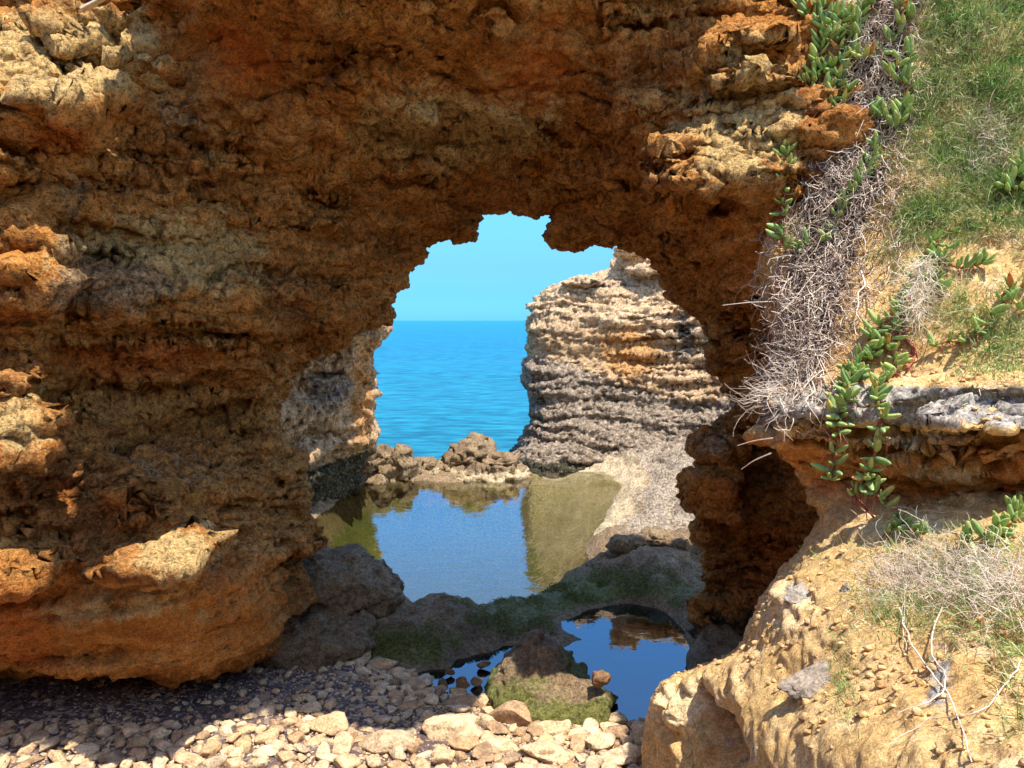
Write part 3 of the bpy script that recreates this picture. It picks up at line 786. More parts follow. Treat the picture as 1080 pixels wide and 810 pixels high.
w = worley(np.concatenate([xy, np.full((len(xy), 1), 0.3)], 1), 5.0, 3.0)
ht -= land * 0.055 * (1 - sstep(0.12, 0.42, w)) * sstep(-0.1, 0.3, fbm(xyz, 0.9, 2, 77.0))
# drops to the sea beyond the rim
rim = 14.9 + 0.3 * fbm(xyz, 0.7, 2, 5.0)
ht = np.where(xy[:, 0] < 0.6, ht - 4.5 * sstep(0, 1.2, xy[:, 1] - rim), ht)
ht = np.where(sdist(xy, np.array([(-3.5, 3.0), (3.5, 3.0), (3.5, 5.4), (-1.2, 6.2), (-3.5, 6.2)])) < 0, np.minimum(ht, -0.25), ht)
v = np.concatenate([xy, ht[:, None]], 1)
q = grid_quads(len(ys), len(xs))
me = fast_mesh('rock_floor', v, q)
px, py = project(v)
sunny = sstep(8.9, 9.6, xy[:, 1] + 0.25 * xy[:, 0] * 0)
pale = 0.95 * np.exp(-np.clip(sa, 0, None) / 0.8) * sstep(9.6, 10.6, xy[:, 1]) * sstep(0.0, 0.8, xy[:, 0]) + 0.75 * (sd < 0) * sstep(9.0, 9.8, xy[:, 1]) * sstep(0.0, 1.2, xy[:, 0])  # cream edge and sandy shallows, painted pale only over the sunlit area
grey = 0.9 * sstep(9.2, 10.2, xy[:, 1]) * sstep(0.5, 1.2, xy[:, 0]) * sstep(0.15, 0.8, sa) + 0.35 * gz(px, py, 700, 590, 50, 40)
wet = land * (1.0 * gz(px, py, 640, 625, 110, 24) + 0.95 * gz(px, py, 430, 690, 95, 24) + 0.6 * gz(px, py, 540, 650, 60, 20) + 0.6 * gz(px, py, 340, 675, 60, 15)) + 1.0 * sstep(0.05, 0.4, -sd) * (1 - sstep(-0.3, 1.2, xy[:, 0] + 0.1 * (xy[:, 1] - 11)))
red = 0.5 * gz(px, py, 470, 650, 50, 20)
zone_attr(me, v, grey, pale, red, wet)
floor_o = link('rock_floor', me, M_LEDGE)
tag(floor_o, kind='structure')

ALGAE_SRC = (v.copy(), np.clip(land * np.where(wet > 0.2, wet, 0) * (xy[:, 1] < 9.6), 0, 1))
def water_material(name, tint, ior, bump, scale, rough=0.015):
    m, nt, nd, lk, bs = new_mat(name)
    nd.remove(bs)
    out = nd['Material Output']
    geo = nd.new('ShaderNodeNewGeometry')
    mp = nd.new('ShaderNodeMapping'); mp.inputs['Scale'].default_value = (1.0, 1.6, 1.0)
    lk.new(geo.outputs['Position'], mp.inputs[0])
    n1 = noise_node(nd, lk, mp.outputs[0], scale, 3, 0.5)
    bp = nd.new('ShaderNodeBump'); bp.inputs['Strength'].default_value = bump; bp.inputs['Distance'].default_value = 0.02
    lk.new(n1, bp.inputs['Height'])
    fr = nd.new('ShaderNodeFresnel'); fr.inputs['IOR'].default_value = ior
    lk.new(bp.outputs[0], fr.inputs['Normal'])
    tr = nd.new('ShaderNodeBsdfTransparent'); tr.inputs[0].default_value = (*tint, 1)
    gl = nd.new('ShaderNodeBsdfGlossy'); gl.inputs['Roughness'].default_value = rough
    lk.new(bp.outputs[0], gl.inputs['Normal'])
    mx = nd.new('ShaderNodeMixShader')
    lk.new(fr.outputs[0], mx.inputs[0]); lk.new(tr.outputs[0], mx.inputs[1]); lk.new(gl.outputs[0], mx.inputs[2])
    lk.new(mx.outputs[0], out.inputs['Surface'])
    return m

M_POOL = water_material('pool_water', (0.72, 0.76, 0.64), 2.2, 0.20, 3.5)
M_POOLB = water_material('clear_pool_water', (0.45, 0.62, 0.62), 2.9, 0.04, 4.0)
def sheet(name, mine, other, mat):
    cell = 0.1
    gx, gy = np.arange(-4.2, 3.4, cell), np.arange(4.4, 15.0, cell)
    nx, ny = len(gx), len(gy)
    A, B = np.meshgrid(gx, gy, indexing='xy')
    vv = np.stack([A.ravel(), B.ravel(), np.zeros(A.size)], 1)
    qq = grid_quads(ny, nx)
    c = vv[qq].mean(1)[:, :2]
    a, b = sdist(c, mine), sdist(c, other)
    qq = qq[(a < 0.26) & (a < b)]
    used, inv = np.unique(qq, return_inverse=True)
    return tag(link(name, fast_mesh(name, vv[used], inv.reshape(-1, 4)), mat), kind='structure')
sheet('tide_pool_water', PA, PB, M_POOL)
sheet('rock_pool_water', PB, PA, M_POOLB)

# sea
m, nt, nd, lk, bs = new_mat('sea_water')
geo = nd.new('ShaderNodeNewGeometry')
mp = nd.new('ShaderNodeMapping'); mp.inputs['Scale'].default_value = (0.4, 1.0, 1.0)
lk.new(geo.outputs['Position'], mp.inputs[0])
a1 = noise_node(nd, lk, mp.outputs[0], 1.7, 8, 0.68, 0.2)  # ripples; their light and dark are also painted into the colour
a2 = noise_node(nd, lk, mp.outputs[0], 0.09, 5, 0.6)
col = mixc(nd, lk, ramp(nd, lk, a2, [(0.38, 0.0), (0.62, 1.0)]), (0.002, 0.075, 0.16), (0.003, 0.115, 0.215))
col = mixc(nd, lk, ramp(nd, lk, a1, [(0.42, 0.0), (0.62, 1.0)]), col, (0.015, 0.27, 0.41))
spos = nd.new('ShaderNodeSeparateXYZ'); lk.new(geo.outputs['Position'], spos.inputs[0])
shal = nd.new('ShaderNodeMapRange'); shal.inputs['From Min'].default_value = 22; shal.inputs['From Max'].default_value = 140
shal.inputs['To Min'].default_value = 0.75; shal.inputs['To Max'].default_value = 0.0
lk.new(spos.outputs[1], shal.inputs[0])
col = mixc(nd, lk, shal.outputs[0], col, mixc(nd, lk, ramp(nd, lk, a1, [(0.38, 0.0), (0.62, 1.0)]), (0.003, 0.125, 0.20), (0.02, 0.30, 0.38)))
flecks = noise_node(nd, lk, mp.outputs[0], 0.55, 8, 0.7, 1.0)
col = mixc(nd, lk, ramp(nd, lk, flecks, [(0.715, 0.0), (0.76, 1.0)]), col, (0.75, 0.82, 0.85))  # sparse pale flecks in the sea colour
lk.new(col, bs.inputs['Base Color'])
bs.inputs['Roughness'].default_value = 0.35
bs.inputs['IOR'].default_value = 1.33
bs.inputs['Specular IOR Level'].default_value = 0.25
bp = nd.new('ShaderNodeBump'); bp.inputs['Strength'].default_value = 1.0; bp.inputs['Distance'].default_value = 0.6
lk.new(math_n(nd, lk, 'ADD', a1, math_n(nd, lk, 'MULTIPLY', a2, 2.0)), bp.inputs['Height']); lk.new(bp.outputs[0], bs.inputs['Normal'])
M_SEA = m
sea_me = fast_mesh('sea', np.array([(-9000, 15.6, -1.6), (9000, 15.6, -1.6), (9000, 18000, -1.6), (-9000, 18000, -1.6)]), quads=[(0, 1, 2, 3)])
tag(link('sea', sea_me, M_SEA), kind='structure')
# ground far below and around, so that the land reaches everywhere the sea does not
m, nt, nd, lk, bs = new_mat('sea_bed')
bs.inputs['Base Color'].default_value = (0.25, 0.2, 0.12, 1); bs.inputs['Roughness'].default_value = 1
bed = fast_mesh('ground', np.array([(-200, -200, -2.2), (200, -200, -2.2), (200, 40, -2.2), (-200, 40, -2.2)]), quads=[(0, 1, 2, 3)])
tag(link('ground', bed, m), kind='structure')

# ------------------------------------------------------------------ single rocks
def lone_rock(name, pieces, voxel, mat, label, cat='rock', zone=lambda v: (None, None, None, None), group=None, **kw):
    v, q = remesh(pieces, voxel)
    v = smooth_v(v, q, 1)
    v = rockify(v, q, **kw)
    c = v.mean(0); c[2] = v[:, 2].min()
    me = fast_mesh(name, v - c, q)
    if zone is not None: zone_attr(me, v, *zone(v))
    o = link(name, me, mat, loc=tuple(c))
    return tag(o, label, cat, group)

def mossy(v):
    px, py = project(v)
    return (None, None, 0.45 * gz(px, py, 580, 700, 30, 30), 0.9 * (1 - sstep(0.10, 0.42, v[:, 2] + 0.15 * perlin(v, 2.0))))
c = G(574, 712, .2)
lone_rock('mossy_rock', [blob(c + (0, 0, -.2), (.44, .52, .26)), blob(c + (-.04, .12, -.06), (.30, .34, .20)), blob(c + (.28, -.2, -.2), (.22, .26, .2)), blob(c + (-.08, .2, .1), (.10, .12, .11))], 0.02, M_LEDGE,
          'domed dark rock with green algae skirt standing in the near rock pool', zone=mossy, low=.06, strata=.025, mid=.06, fine=.016, pits=.03, off=5)
c = P(340, 612, 7.0)
lone_rock('dark_rock', [blob(c + (0, 0, -.06), (.46, .5, .30)), blob(c + (-.38, .1, -.05), (.36, .5, .46)), blob(c + (.36, .15, -.24), (.33, .4, .22)), blob(c + (.0, -.5, -.36), (.55, .5, .22))], 0.025, M_LEDGE,
          'dark damp rock hump at the foot of the arch left of the pools', zone=lambda v: (0.15 + 0 * v[:, 0], None, None, 0.15 + 0 * v[:, 0]), low=.1, strata=.05, mid=.075, fine=.02, pits=.05, off=15)
c = P(662, 572, 8.9)
lone_rock('dark_rock', [blob(c, (.22, .2, .12)), blob(c + (.35, .05, .03), (.22, .2, .13)), blob(c + (.75, .0, .0), (.35, .3, .2))], 0.022, M_LEDGE,
          'low black rock ridge at the shadow edge beside the right foot of the arch', low=.06, strata=.02, mid=.05, fine=.015, pits=.02, off=25)
RIM = [((455,488,14.6), [(.15,0,-.16,.42,.45,.34),(.75,0,.06,.55,.5,.48),(1.35,-.1,-.02,.5,.5,.38)], 'jagged brown rim rock between the tide pool and the open sea', 31),
       ((405,490,14.2), [(0,0,0,.3,.4,.42),(.35,.05,.02,.16,.3,.40),(.55,.1,-.22,.22,.3,.24),(-.3,0,.05,.3,.4,.45)], 'small black jagged rock at the far left corner of the tide pool', 37)]
for cc, bl, lab, off in RIM:
    c = P(*cc)
    def rz(v):
        return (0.15 + 0 * v[:, 0], 0.9 * (1 - sstep(0.05, 0.3, v[:, 2])), None, None)
    if off == 37:
        rz = lambda v: (0.2 + 0 * v[:, 0], None, None, 0.3 * (1 - sstep(0.05, 0.35, v[:, 2])))
    lone_rock('rim_rock', [blob(c + (x, y, z - .25), (rx, ry, rz_ + .1)) for x, y, z, rx, ry, rz_ in bl], 0.035, M_LEDGE, lab, zone=rz, low=.14, strata=.08, mid=.12, fine=.03, pits=.05, off=off)

# ------------------------------------------------------------------ beach
def beach_edge(x):
    return np.interp(x, (-4, -2.6, -1.9, -1.3, -0.95, -0.5, 0.0, 0.4, 0.9, 1.6), (7.0, 7.0, 7.1, 6.7, 6.25, 5.9, 5.75, 5.6, 5.4, 5.2))
bxs = np.arange(-6, 3.0, 0.02); bys = np.arange(-3, 7.4, 0.02)
X, Yg = np.meshgrid(bxs, bys, indexing='xy')
xy = np.stack([X.ravel(), Yg.ravel()], 1)
xyz = np.concatenate([xy, np.zeros((len(xy), 1))], 1)
def beach_h(xy):
    d = beach_edge(xy[:, 0]) - xy[:, 1]
    return np.where(d > 0, 0.30 * (1 - np.exp(-d * 0.85)) + 0.02, d * 0.9 + 0.02) - 0.03
bh = beach_h(xy) + 0.02 * fbm(xyz, 1.5, 3) + 0.012 * fbm(xyz, 9.0, 3)
bh += 0.02 * (1 - sstep(0, .6, worley(xyz, 16.0)))
me = fast_mesh('beach', np.concatenate([xy, bh[:, None]], 1), grid_quads(len(bys), len(bxs)))
m, nt, nd, lk, bs = new_mat('beach_gravel')
geo = nd.new('ShaderNodeNewGeometry')
vo = nd.new('ShaderNodeTexVoronoi'); vo.inputs['Scale'].default_value = 38; lk.new(geo.outputs['Position'], vo.inputs['Vector'])
pn = noise_node(nd, lk, geo.outputs['Position'], 1.4, 5)
sepc = nd.new('ShaderNodeSeparateColor'); lk.new(vo.outputs['Color'], sepc.inputs[0])
c = ramp(nd, lk, sepc.outputs[0], [(0.0, (0.07, 0.042, 0.038)), (0.45, (0.14, 0.09, 0.07)), (0.75, (0.42, 0.30, 0.19)), (1.0, (0.62, 0.5, 0.36))])
c = mixc(nd, lk, ramp(nd, lk, pn, [(0.4, 0.0), (0.6, 0.8)]), c, (0.085, 0.055, 0.055))
lk.new(c, bs.inputs['Base Color']); bs.inputs['Roughness'].default_value = 0.9
bp = nd.new('ShaderNodeBump'); bp.inputs['Distance'].default_value = 0.02; bp.inputs['Strength'].default_value = 0.8; bp.invert = True
lk.new(vo.outputs['Distance'], bp.inputs['Height']); lk.new(bp.outputs[0], bs.inputs['Normal'])
tag(link('beach', me, m), kind='structure')

# pebbles
def pebble_geo(seed, sub=3, flat=0.62, rough=0.30):
    bm = bmesh.new(); bmesh.ops.create_icosphere(bm, subdivisions=sub, radius=1)
    v = np.array([x.co[:] for x in bm.verts], np.float32); f = np.array([[a.index for a in t.verts] for t in bm.faces]); bm.free()
    s = 3.1 * seed
    v = v * (1 + rough * 1.6 * perlin(v, 0.9, s) + rough * perlin(v, 2.0, s + 5) + 0.35 * rough * perlin(v, 5.0, s + 9) + 0.15 * rough * perlin(v, 11.0, s + 2))[:, None]
    r = np.random.default_rng(seed)
    # flattened facets
    for _ in range(8):
        dn = r.normal(size=3); dn /= np.linalg.norm(dn)
        h = v @ dn; lim = r.uniform(0.42, 0.75)
        v = v - np.outer(np.clip(h - lim, 0, None) * 0.8, dn)
    return (v * np.array((1, r.uniform(0.65, 0.95), flat * r.uniform(0.8, 1.15)), np.float32)).astype(np.float32), f

def stone_mat(name, colr, var=0.25):
    m, nt, nd, lk, bs = new_mat(name)
    oi = nd.new('ShaderNodeObjectInfo'); tc = nd.new('ShaderNodeTexCoord')
    geo = nd.new('ShaderNodeNewGeometry')
    rp = nd.new('ShaderNodeAttribute'); rp.attribute_name = 'tone'
    a = noise_node(nd, lk, geo.outputs['Position'], 14, 7, 0.65)
    b = noise_node(nd, lk, geo.outputs['Position'], 70, 4, 0.7)
    c = mixc(nd, lk, ramp(nd, lk, a, [(0.36, 0.0), (0.64, 1.0)]), tuple(x * 0.62 for x in colr), tuple(min(.88, x * 1.28) for x in colr))
    t = math_n(nd, lk, 'FRACT', math_n(nd, lk, 'ADD', oi.outputs['Random'], rp.outputs['Fac']))
    c = mixc(nd, lk, 0.8, c, ramp(nd, lk, t, [(0.0, (0.42, 0.36, 0.33)), (0.18, (0.75, 0.55, 0.40)), (0.35, (1.0, 0.9, 0.78)), (0.55, (1.12, 1.06, 1.0)), (0.7, (0.95, 0.80, 0.60)), (0.85, (0.85, 0.85, 0.88)), (1.0, (1.25, 1.22, 1.2))]), 'MULTIPLY')
    c = mixc(nd, lk, 0.7, c, ramp(nd, lk, b, [(0.38, 0.5), (0.5, 1.0), (0.62, 1.35)]), 'MULTIPLY')
    lk.new(c, bs.inputs['Base Color']); bs.inputs['Roughness'].default_value = 0.9
    bp = nd.new('ShaderNodeBump'); bp.inputs['Distance'].default_value = 0.03; bp.inputs['Strength'].default_value = 0.8
    lk.new(math_n(nd, lk, 'ADD', a, math_n(nd, lk, 'MULTIPLY', b, 0.35)), bp.inputs['Height']); lk.new(bp.outputs[0], bs.inputs['Normal'])
    return m
M_PEB = stone_mat('pebble_stone', (0.66, 0.485, 0.29))
M_BROWN = stone_mat('brown_stone', (0.30, 0.18, 0.095))

BIG = [ # px, py, width px, height px, label, material
 (541,748,56,36,'upright crumbly ochre stone, tallest on the pebble beach beside the pool',M_PEB),
 (470,772,88,30,'long flat tan stone lying left of the upright crumbly stone',M_PEB),
 (352,778,62,22,'low tan stone half buried at the shadow edge of the beach',M_PEB),
 (700,790,80,40,'broad pale stone wedged against the sandy slab at the pool end',M_PEB),
 (635,782,50,26,'rounded tan stone on the pool brink right of the upright stone',M_PEB),
 (408,795,66,26,'wide flat cream stone at the bottom of the beach below the long flat stone',M_PEB),
 (525,772,30,16,'small pale stone tucked under the upright crumbly stone',M_PEB),
 (585,770,40,20,'pale oval stone between the upright stone and the pool brink',M_PEB),
 (575,800,60,24,'large flat pale stone at the bottom edge below the pool brink',M_PEB),
 (660,800,60,26,'tan blocky stone at the bottom edge beside the pool corner',M_PEB),
 (380,722,38,26,'mossy brown boulder at the left end of the small puddle',M_BROWN),
 (325,716,36,20,'brown stone in the shade among the cobbles by the arch foot',M_BROWN),
 (338,700,26,14,'dark brown stone behind the shaded cobbles next to the arch foot',M_BROWN),
 (465,748,46,14,'brown stone lying half in the puddle behind the long flat stone',M_BROWN),
 (500,748,26,12,'small brown stone in the puddle between two larger ones',M_BROWN),
 (487,721,20,16,'dark stone standing in the puddle, larger of the close pair',M_BROWN),
 (502,717,14,13,'dark stone in the puddle, smaller of the close pair',M_BROWN),
 (468,722,13,12,'little brown stone in the puddle left of the close pair',M_BROWN),
 (509,700,18,9,'dark stone in the narrow neck of the puddle below the algae ledge',M_BROWN),
 (474,708,12,9,'little stone at the algae edge of the puddle',M_BROWN),
 (633,716,26,22,'reddish brown stone perched on the flank of the domed mossy rock',M_BROWN),
 (643,735,24,12,'small tan stone at the foot of the domed mossy rock',M_BROWN),
]
for i, (a, b, wpx, hpx, lab, mt) in enumerate(BIG):
    zb = 0.02 if mt is M_BROWN else 0.10
    if 'perched' in lab: zb = 0.28
    c = G(a, b + hpx * 0.3, zb)
    wd = wpx * c[1] / 800 / 2; hh = hpx * c[1] / 800 / 2
    v, f = pebble_geo(100 + i, 4, 1.0, 0.22)
    ext = np.abs(v).max(0)
    v = v / ext * np.array((wd, wd * random.uniform(0.6, 0.85), hh * 1.05))
    n_ = v / (np.linalg.norm(v, axis=1)[:, None] + 1e-6)
    v = v + n_ * (fbm(v, 9, 3, i * 3.0) * 0.06 * hh * 2)[:, None]
    me = fast_mesh('stone', v, tris=f)
    cz = c[2] + hh * 0.55
    if mt is M_PEB:
        cz = float(beach_h(np.array([[c[0], c[1]]]))[0]) + hh * 0.6
    o = link('stone', me, mt, loc=(c[0], c[1], cz))
    tag(o, lab, 'stone', 'large stones along the pool edge')

PEBG = [pebble_geo(s) for s in range(10)]
peb_me = []
for v, f in PEBG:
    me = fast_mesh('pebble', v, tris=f)
    peb_me.append(me)
spots = []
def try_spot(x, y, r, fac=0.8):
    for (a, b, c) in spots:
        if (a - x) ** 2 + (b - y) ** 2 < (fac * (r + c)) ** 2: return False
    return True
cells = {}
def place(x, y, r, fac):
    k = (int(x / 0.4), int(y / 0.4))
    for i in (-1, 0, 1):
        for j in (-1, 0, 1):
            for (a, b, c) in cells.get((k[0] + i, k[1] + j), ()):
                if (a - x) ** 2 + (b - y) ** 2 < (fac * (r + c)) ** 2: return False
    cells.setdefault(k, []).append((x, y, r))
    return True
for (a, b, wpx, hpx, lab, mt) in BIG:
    c = G(a, b + hpx * .3, .1); place(c[0], c[1], wpx * c[1] / 1600 * 0.8, 0.1)
cand = []
rr = random.Random(3)
for k in range(60000):
    y = rr.uniform(3.9, 7.2); x = rr.uniform(-3.6, 1.2)
    e = float(beach_edge(x))
    if y > e + 0.12: continue
    r = 0.010 + 0.058 * rr.random() ** 5.0
    band = math.exp(-((e - y) / 0.9) ** 2)
    if x < -1.3:
        band = max(band * 0.5 if x > -2.0 else 0.0, 0.6 * math.exp(-((y - 4.75 - 0.25 * (x + 3.2)) / 0.35) ** 2))
        if y > 5.0 and x < -1.9: band *= 0.12
    if y < 4.9: band = max(band, 0.85)
    if rr.random() > 0.05 + band * (1.0 if r > .03 else 0.8): continue
    cand.append((x, y, r * (0.65 + 0.6 * band) * (1.35 if rr.random() < .12 and x > -1.2 else 1)))
cand.sort(key=lambda t: -t[2])
kept = [c for c in cand if place(c[0], c[1], c[2], 0.72)]
def shaded_spot(x, y):
    return y > np.interp(x, (-3.4, -2.3, -1.85, -0.9, 0.4), (4.85, 5.2, 5.45, 5.75, 6.2))
vis = []
for c in kept:
    zz = float(beach_h(np.array([[c[0], c[1]]]))[0])
    a, b = project(np.array([[c[0], c[1], zz]]))
    seen = -10 < a[0] < 700 and b[0] < 818
    vis.append((c[2] / c[1] if seen else 0, c, zz))
vis.sort(key=lambda t: -t[0])
bulk_v, bulk_f, bulk_t, off = [], [], [], 0
PLO = [pebble_geo(s + 50, 2) for s in range(6)]
for i, (s, (x, y, r), zz) in enumerate(vis):
    rz = rr.uniform(0, 6.28); tl = rr.uniform(-.25, .25)
    Mx = Matrix.Rotation(rz, 3, 'Z') @ Matrix.Rotation(tl, 3, 'X')
    sc = (r * rr.uniform(.9, 1.3), r, r * rr.uniform(.75, 1.1))
    z = zz + r * 0.28
    if i < 270 and s > 0:
        o = link('pebble', peb_me[i % 10], M_PEB)
        o.location = (x, y, z); o.rotation_euler = (Matrix.Rotation(rz, 4, 'Z') @ Matrix.Rotation(tl, 4, 'X')).to_euler(); o.scale = sc
        if shaded_spot(x, y):
            tag(o, 'rounded pebble lying on the dark shaded part of the beach', 'pebble', 'pebbles in the shade of the arch')
        else:
            tag(o, 'rounded cream pebble lying on the sunlit strip of beach', 'pebble', 'pebbles on the sunlit beach')
    else:
        v, f = PLO[i % 6]
        v = (v * np.array(sc)) @ np.array(Mx).T + np.array((x, y, z))
        bulk_v.append(v); bulk_f.append(f + off); off += len(v); bulk_t.append(np.full(len(v), rr.random()))
GRIT = [pebble_geo(s + 80, 1, 0.8, 0.3) for s in range(5)]
for k in range(15000):
    y = rr.uniform(4.2, 6.9); x = rr.uniform(-3.5, 1.1)
    if y > float(beach_edge(x)) + 0.05: continue
    r = rr.uniform(0.004, 0.013)
    if x < -1.2 and y > 4.9 and rr.random() < 0.8: continue
    v, f = GRIT[k % 5]
    bulk_v.append(v * r + np.array((x, y, float(0.30 * (1 - math.exp(-(float(beach_edge(x)) - y) * 0.85)) - 0.01 + r * .3)) )); bulk_f.append(f + off); off += len(v); bulk_t.append(np.full(len(v), rr.random()))
me = fast_mesh('pebbles', np.concatenate(bulk_v), tris=np.concatenate(bulk_f))
at = me.attributes.new('tone', 'FLOAT', 'POINT'); at.data.foreach_set('value', np.concatenate(bulk_t).astype(np.float32))
pb = link('pebbles', me, M_PEB)
tag(pb, 'small cream gravel scattered between the larger pebbles of the beach', 'gravel', kind='stuff')

# ------------------------------------------------------------------ things growing and lying on the bank
def hit(px_, py_, lift=0.0):
    o = Vector((0, 0, CAM_Z)); d = (Vector(P(px_, py_, 5.0)) - o).normalized()
    loc, nor, idx, dist = bvh_bank.ray_cast(o, d)
    if loc is None: return None, None
    if nor.dot(d) > 0: nor = -nor
    return loc + nor * lift, nor

class MeshAcc:
    def __init__(s): s.v, s.q, s.c, s.n = [], [], [], 0
    def tube(s, pts, r0, r1, sides=4, col=0.0):
        pts = np.asarray(pts, np.float32); m = len(pts)
        t = np.gradient(pts, axis=0); t /= np.linalg.norm(t, axis=1)[:, None] + 1e-9
        up = np.array((0.3, 0.2, 0.93)) if abs(t[0, 2]) < 0.9 else np.array((1, 0.1, 0.05))
        a = np.cross(t, up); a /= np.linalg.norm(a, axis=1)[:, None] + 1e-9
        b = np.cross(t, a)
        rad = np.linspace(r0, r1, m)[:, None]
        ring = [pts + (a * math.cos(k * 6.2832 / sides) + b * math.sin(k * 6.2832 / sides)) * rad for k in range(sides)]
        g = np.stack(ring, 1).reshape(-1, 3)
        s.v.append(g); s.q.append(grid_quads(m, sides, False, True, s.n)); s.c.append(np.full(len(g), col)); s.n += len(g)
    def leaf(s, base, d, side, L, w, th, curve, col):
        """fleshy three-sided leaf that curves up"""
        d = d / np.linalg.norm(d); side = side - d * (side @ d); side = side / np.linalg.norm(side)
        up = np.cross(side, d)
        ts = np.array((0, .12, .35, .6, .82, .95, 1.0)); ws = np.array((.55, .85, 1, .95, .7, .38, .06))
        c = base + np.outer(ts * L, d) + np.outer(curve * L * ts ** 2, up)
        rings = []
        for k in range(6):
            ang = k * 6.2832 / 6 + 0.5236
            flat = 1.0 if math.sin(ang) < 0.2 else 0.55
            rings.append(c + np.outer(ws * w * math.cos(ang), side) + np.outer(ws * th * math.sin(ang) * flat, up))
        g = np.stack(rings, 1).reshape(-1, 3)
        s.v.append(g); s.q.append(grid_quads(len(ts), 6, False, True, s.n))
        s.c.append(np.repeat(col + 0.25 * (ts > .9), 6)); s.n += len(g)
    def blade(s, base, tip, bend, w, col):
        mid = (base + tip) / 2 + bend
        d = tip - base; sd = np.cross(d, np.array((0.2, -1, 0.3))); sd = sd / (np.linalg.norm(sd) + 1e-9) * w
        g = np.array((base - sd, base + sd, mid - sd * .7, mid + sd * .7, tip - sd * .12, tip + sd * .12))
        s.v.append(g); s.q.append(np.array(((0, 1, 3, 2), (2, 3, 5, 4))) + s.n); s.c.append(np.full(6, col)); s.n += 6
    def build(s, name, mat, parent=None, origin=None):
        v = np.concatenate(s.v)
        if origin is not None: v = v - np.asarray(origin)
        me = fast_mesh(name, v, np.concatenate(s.q))
        at = me.attributes.new('tone', 'FLOAT', 'POINT'); at.data.foreach_set('value', np.concatenate(s.c).astype(np.float32))
        return link(name, me, mat, parent)

def tone_mat(name, stops, rough=0.6, trans=0.0, spec=0.3):
    m, nt, nd, lk, bs = new_mat(name)
    a = nd.new('ShaderNodeAttribute'); a.attribute_name = 'tone'
    geo = nd.new('ShaderNodeNewGeometry')
    nz = noise_node(nd, lk, geo.outputs['Position'], 40, 4)
    c = ramp(nd, lk, a.outputs['Fac'], stops)
    c = mixc(nd, lk, 0.6, c, ramp(nd, lk, nz, [(0.3, 0.7), (0.7, 1.3)]), 'MULTIPLY')
    lk.new(c, bs.inputs['Base Color']); bs.inputs['Roughness'].default_value = rough
    bs.inputs['Specular IOR Level'].default_value = spec
    if trans > 0:
        out = nd['Material Output']
        t = nd.new('ShaderNodeBsdfTranslucent'); lk.new(c, t.inputs[0])
        mx = nd.new('ShaderNodeMixShader'); mx.inputs[0].default_value = trans
        lk.new(bs.outputs[0], mx.inputs[1]); lk.new(t.outputs[0], mx.inputs[2]); lk.new(mx.outputs[0], out.inputs[0])
    return m
M_LEAF = tone_mat('fleshy_leaf', [(0.0, (0.24, 0.38, 0.14)), (0.35, (0.38, 0.53, 0.18)), (0.62, (0.58, 0.64, 0.22)), (0.8, (0.70, 0.54, 0.15)), (1.0, (0.55, 0.15, 0.07))], 0.5, 0.2, 0.22)
M_STEM = tone_mat('runner_stem', [(0.0, (0.30, 0.055, 0.035)), (0.5, (0.40, 0.15, 0.07)), (1.0, (0.42, 0.36, 0.10))], 0.55)
M_DRY = tone_mat('dead_stem', [(0.0, (0.16, 0.095, 0.07)), (0.35, (0.44, 0.325, 0.24)), (0.7, (0.76, 0.63, 0.50)), (1.0, (0.86, 0.74, 0.56))], 0.85, 0.0, 0.15)
M_GRASS = tone_mat('grass_blade', [(0.0, (0.15, 0.27, 0.07)), (0.45, (0.29, 0.42, 0.12)), (0.7, (0.48, 0.52, 0.20)), (0.85, (0.62, 0.50, 0.28)), (1.0, (0.80, 0.68, 0.46))], 0.6, 0.2, 0.2)

rn = random.Random(21)
def rv(): return np.array((rn.gauss(0, 1), rn.gauss(0, 1), rn.gauss(0, 1)))

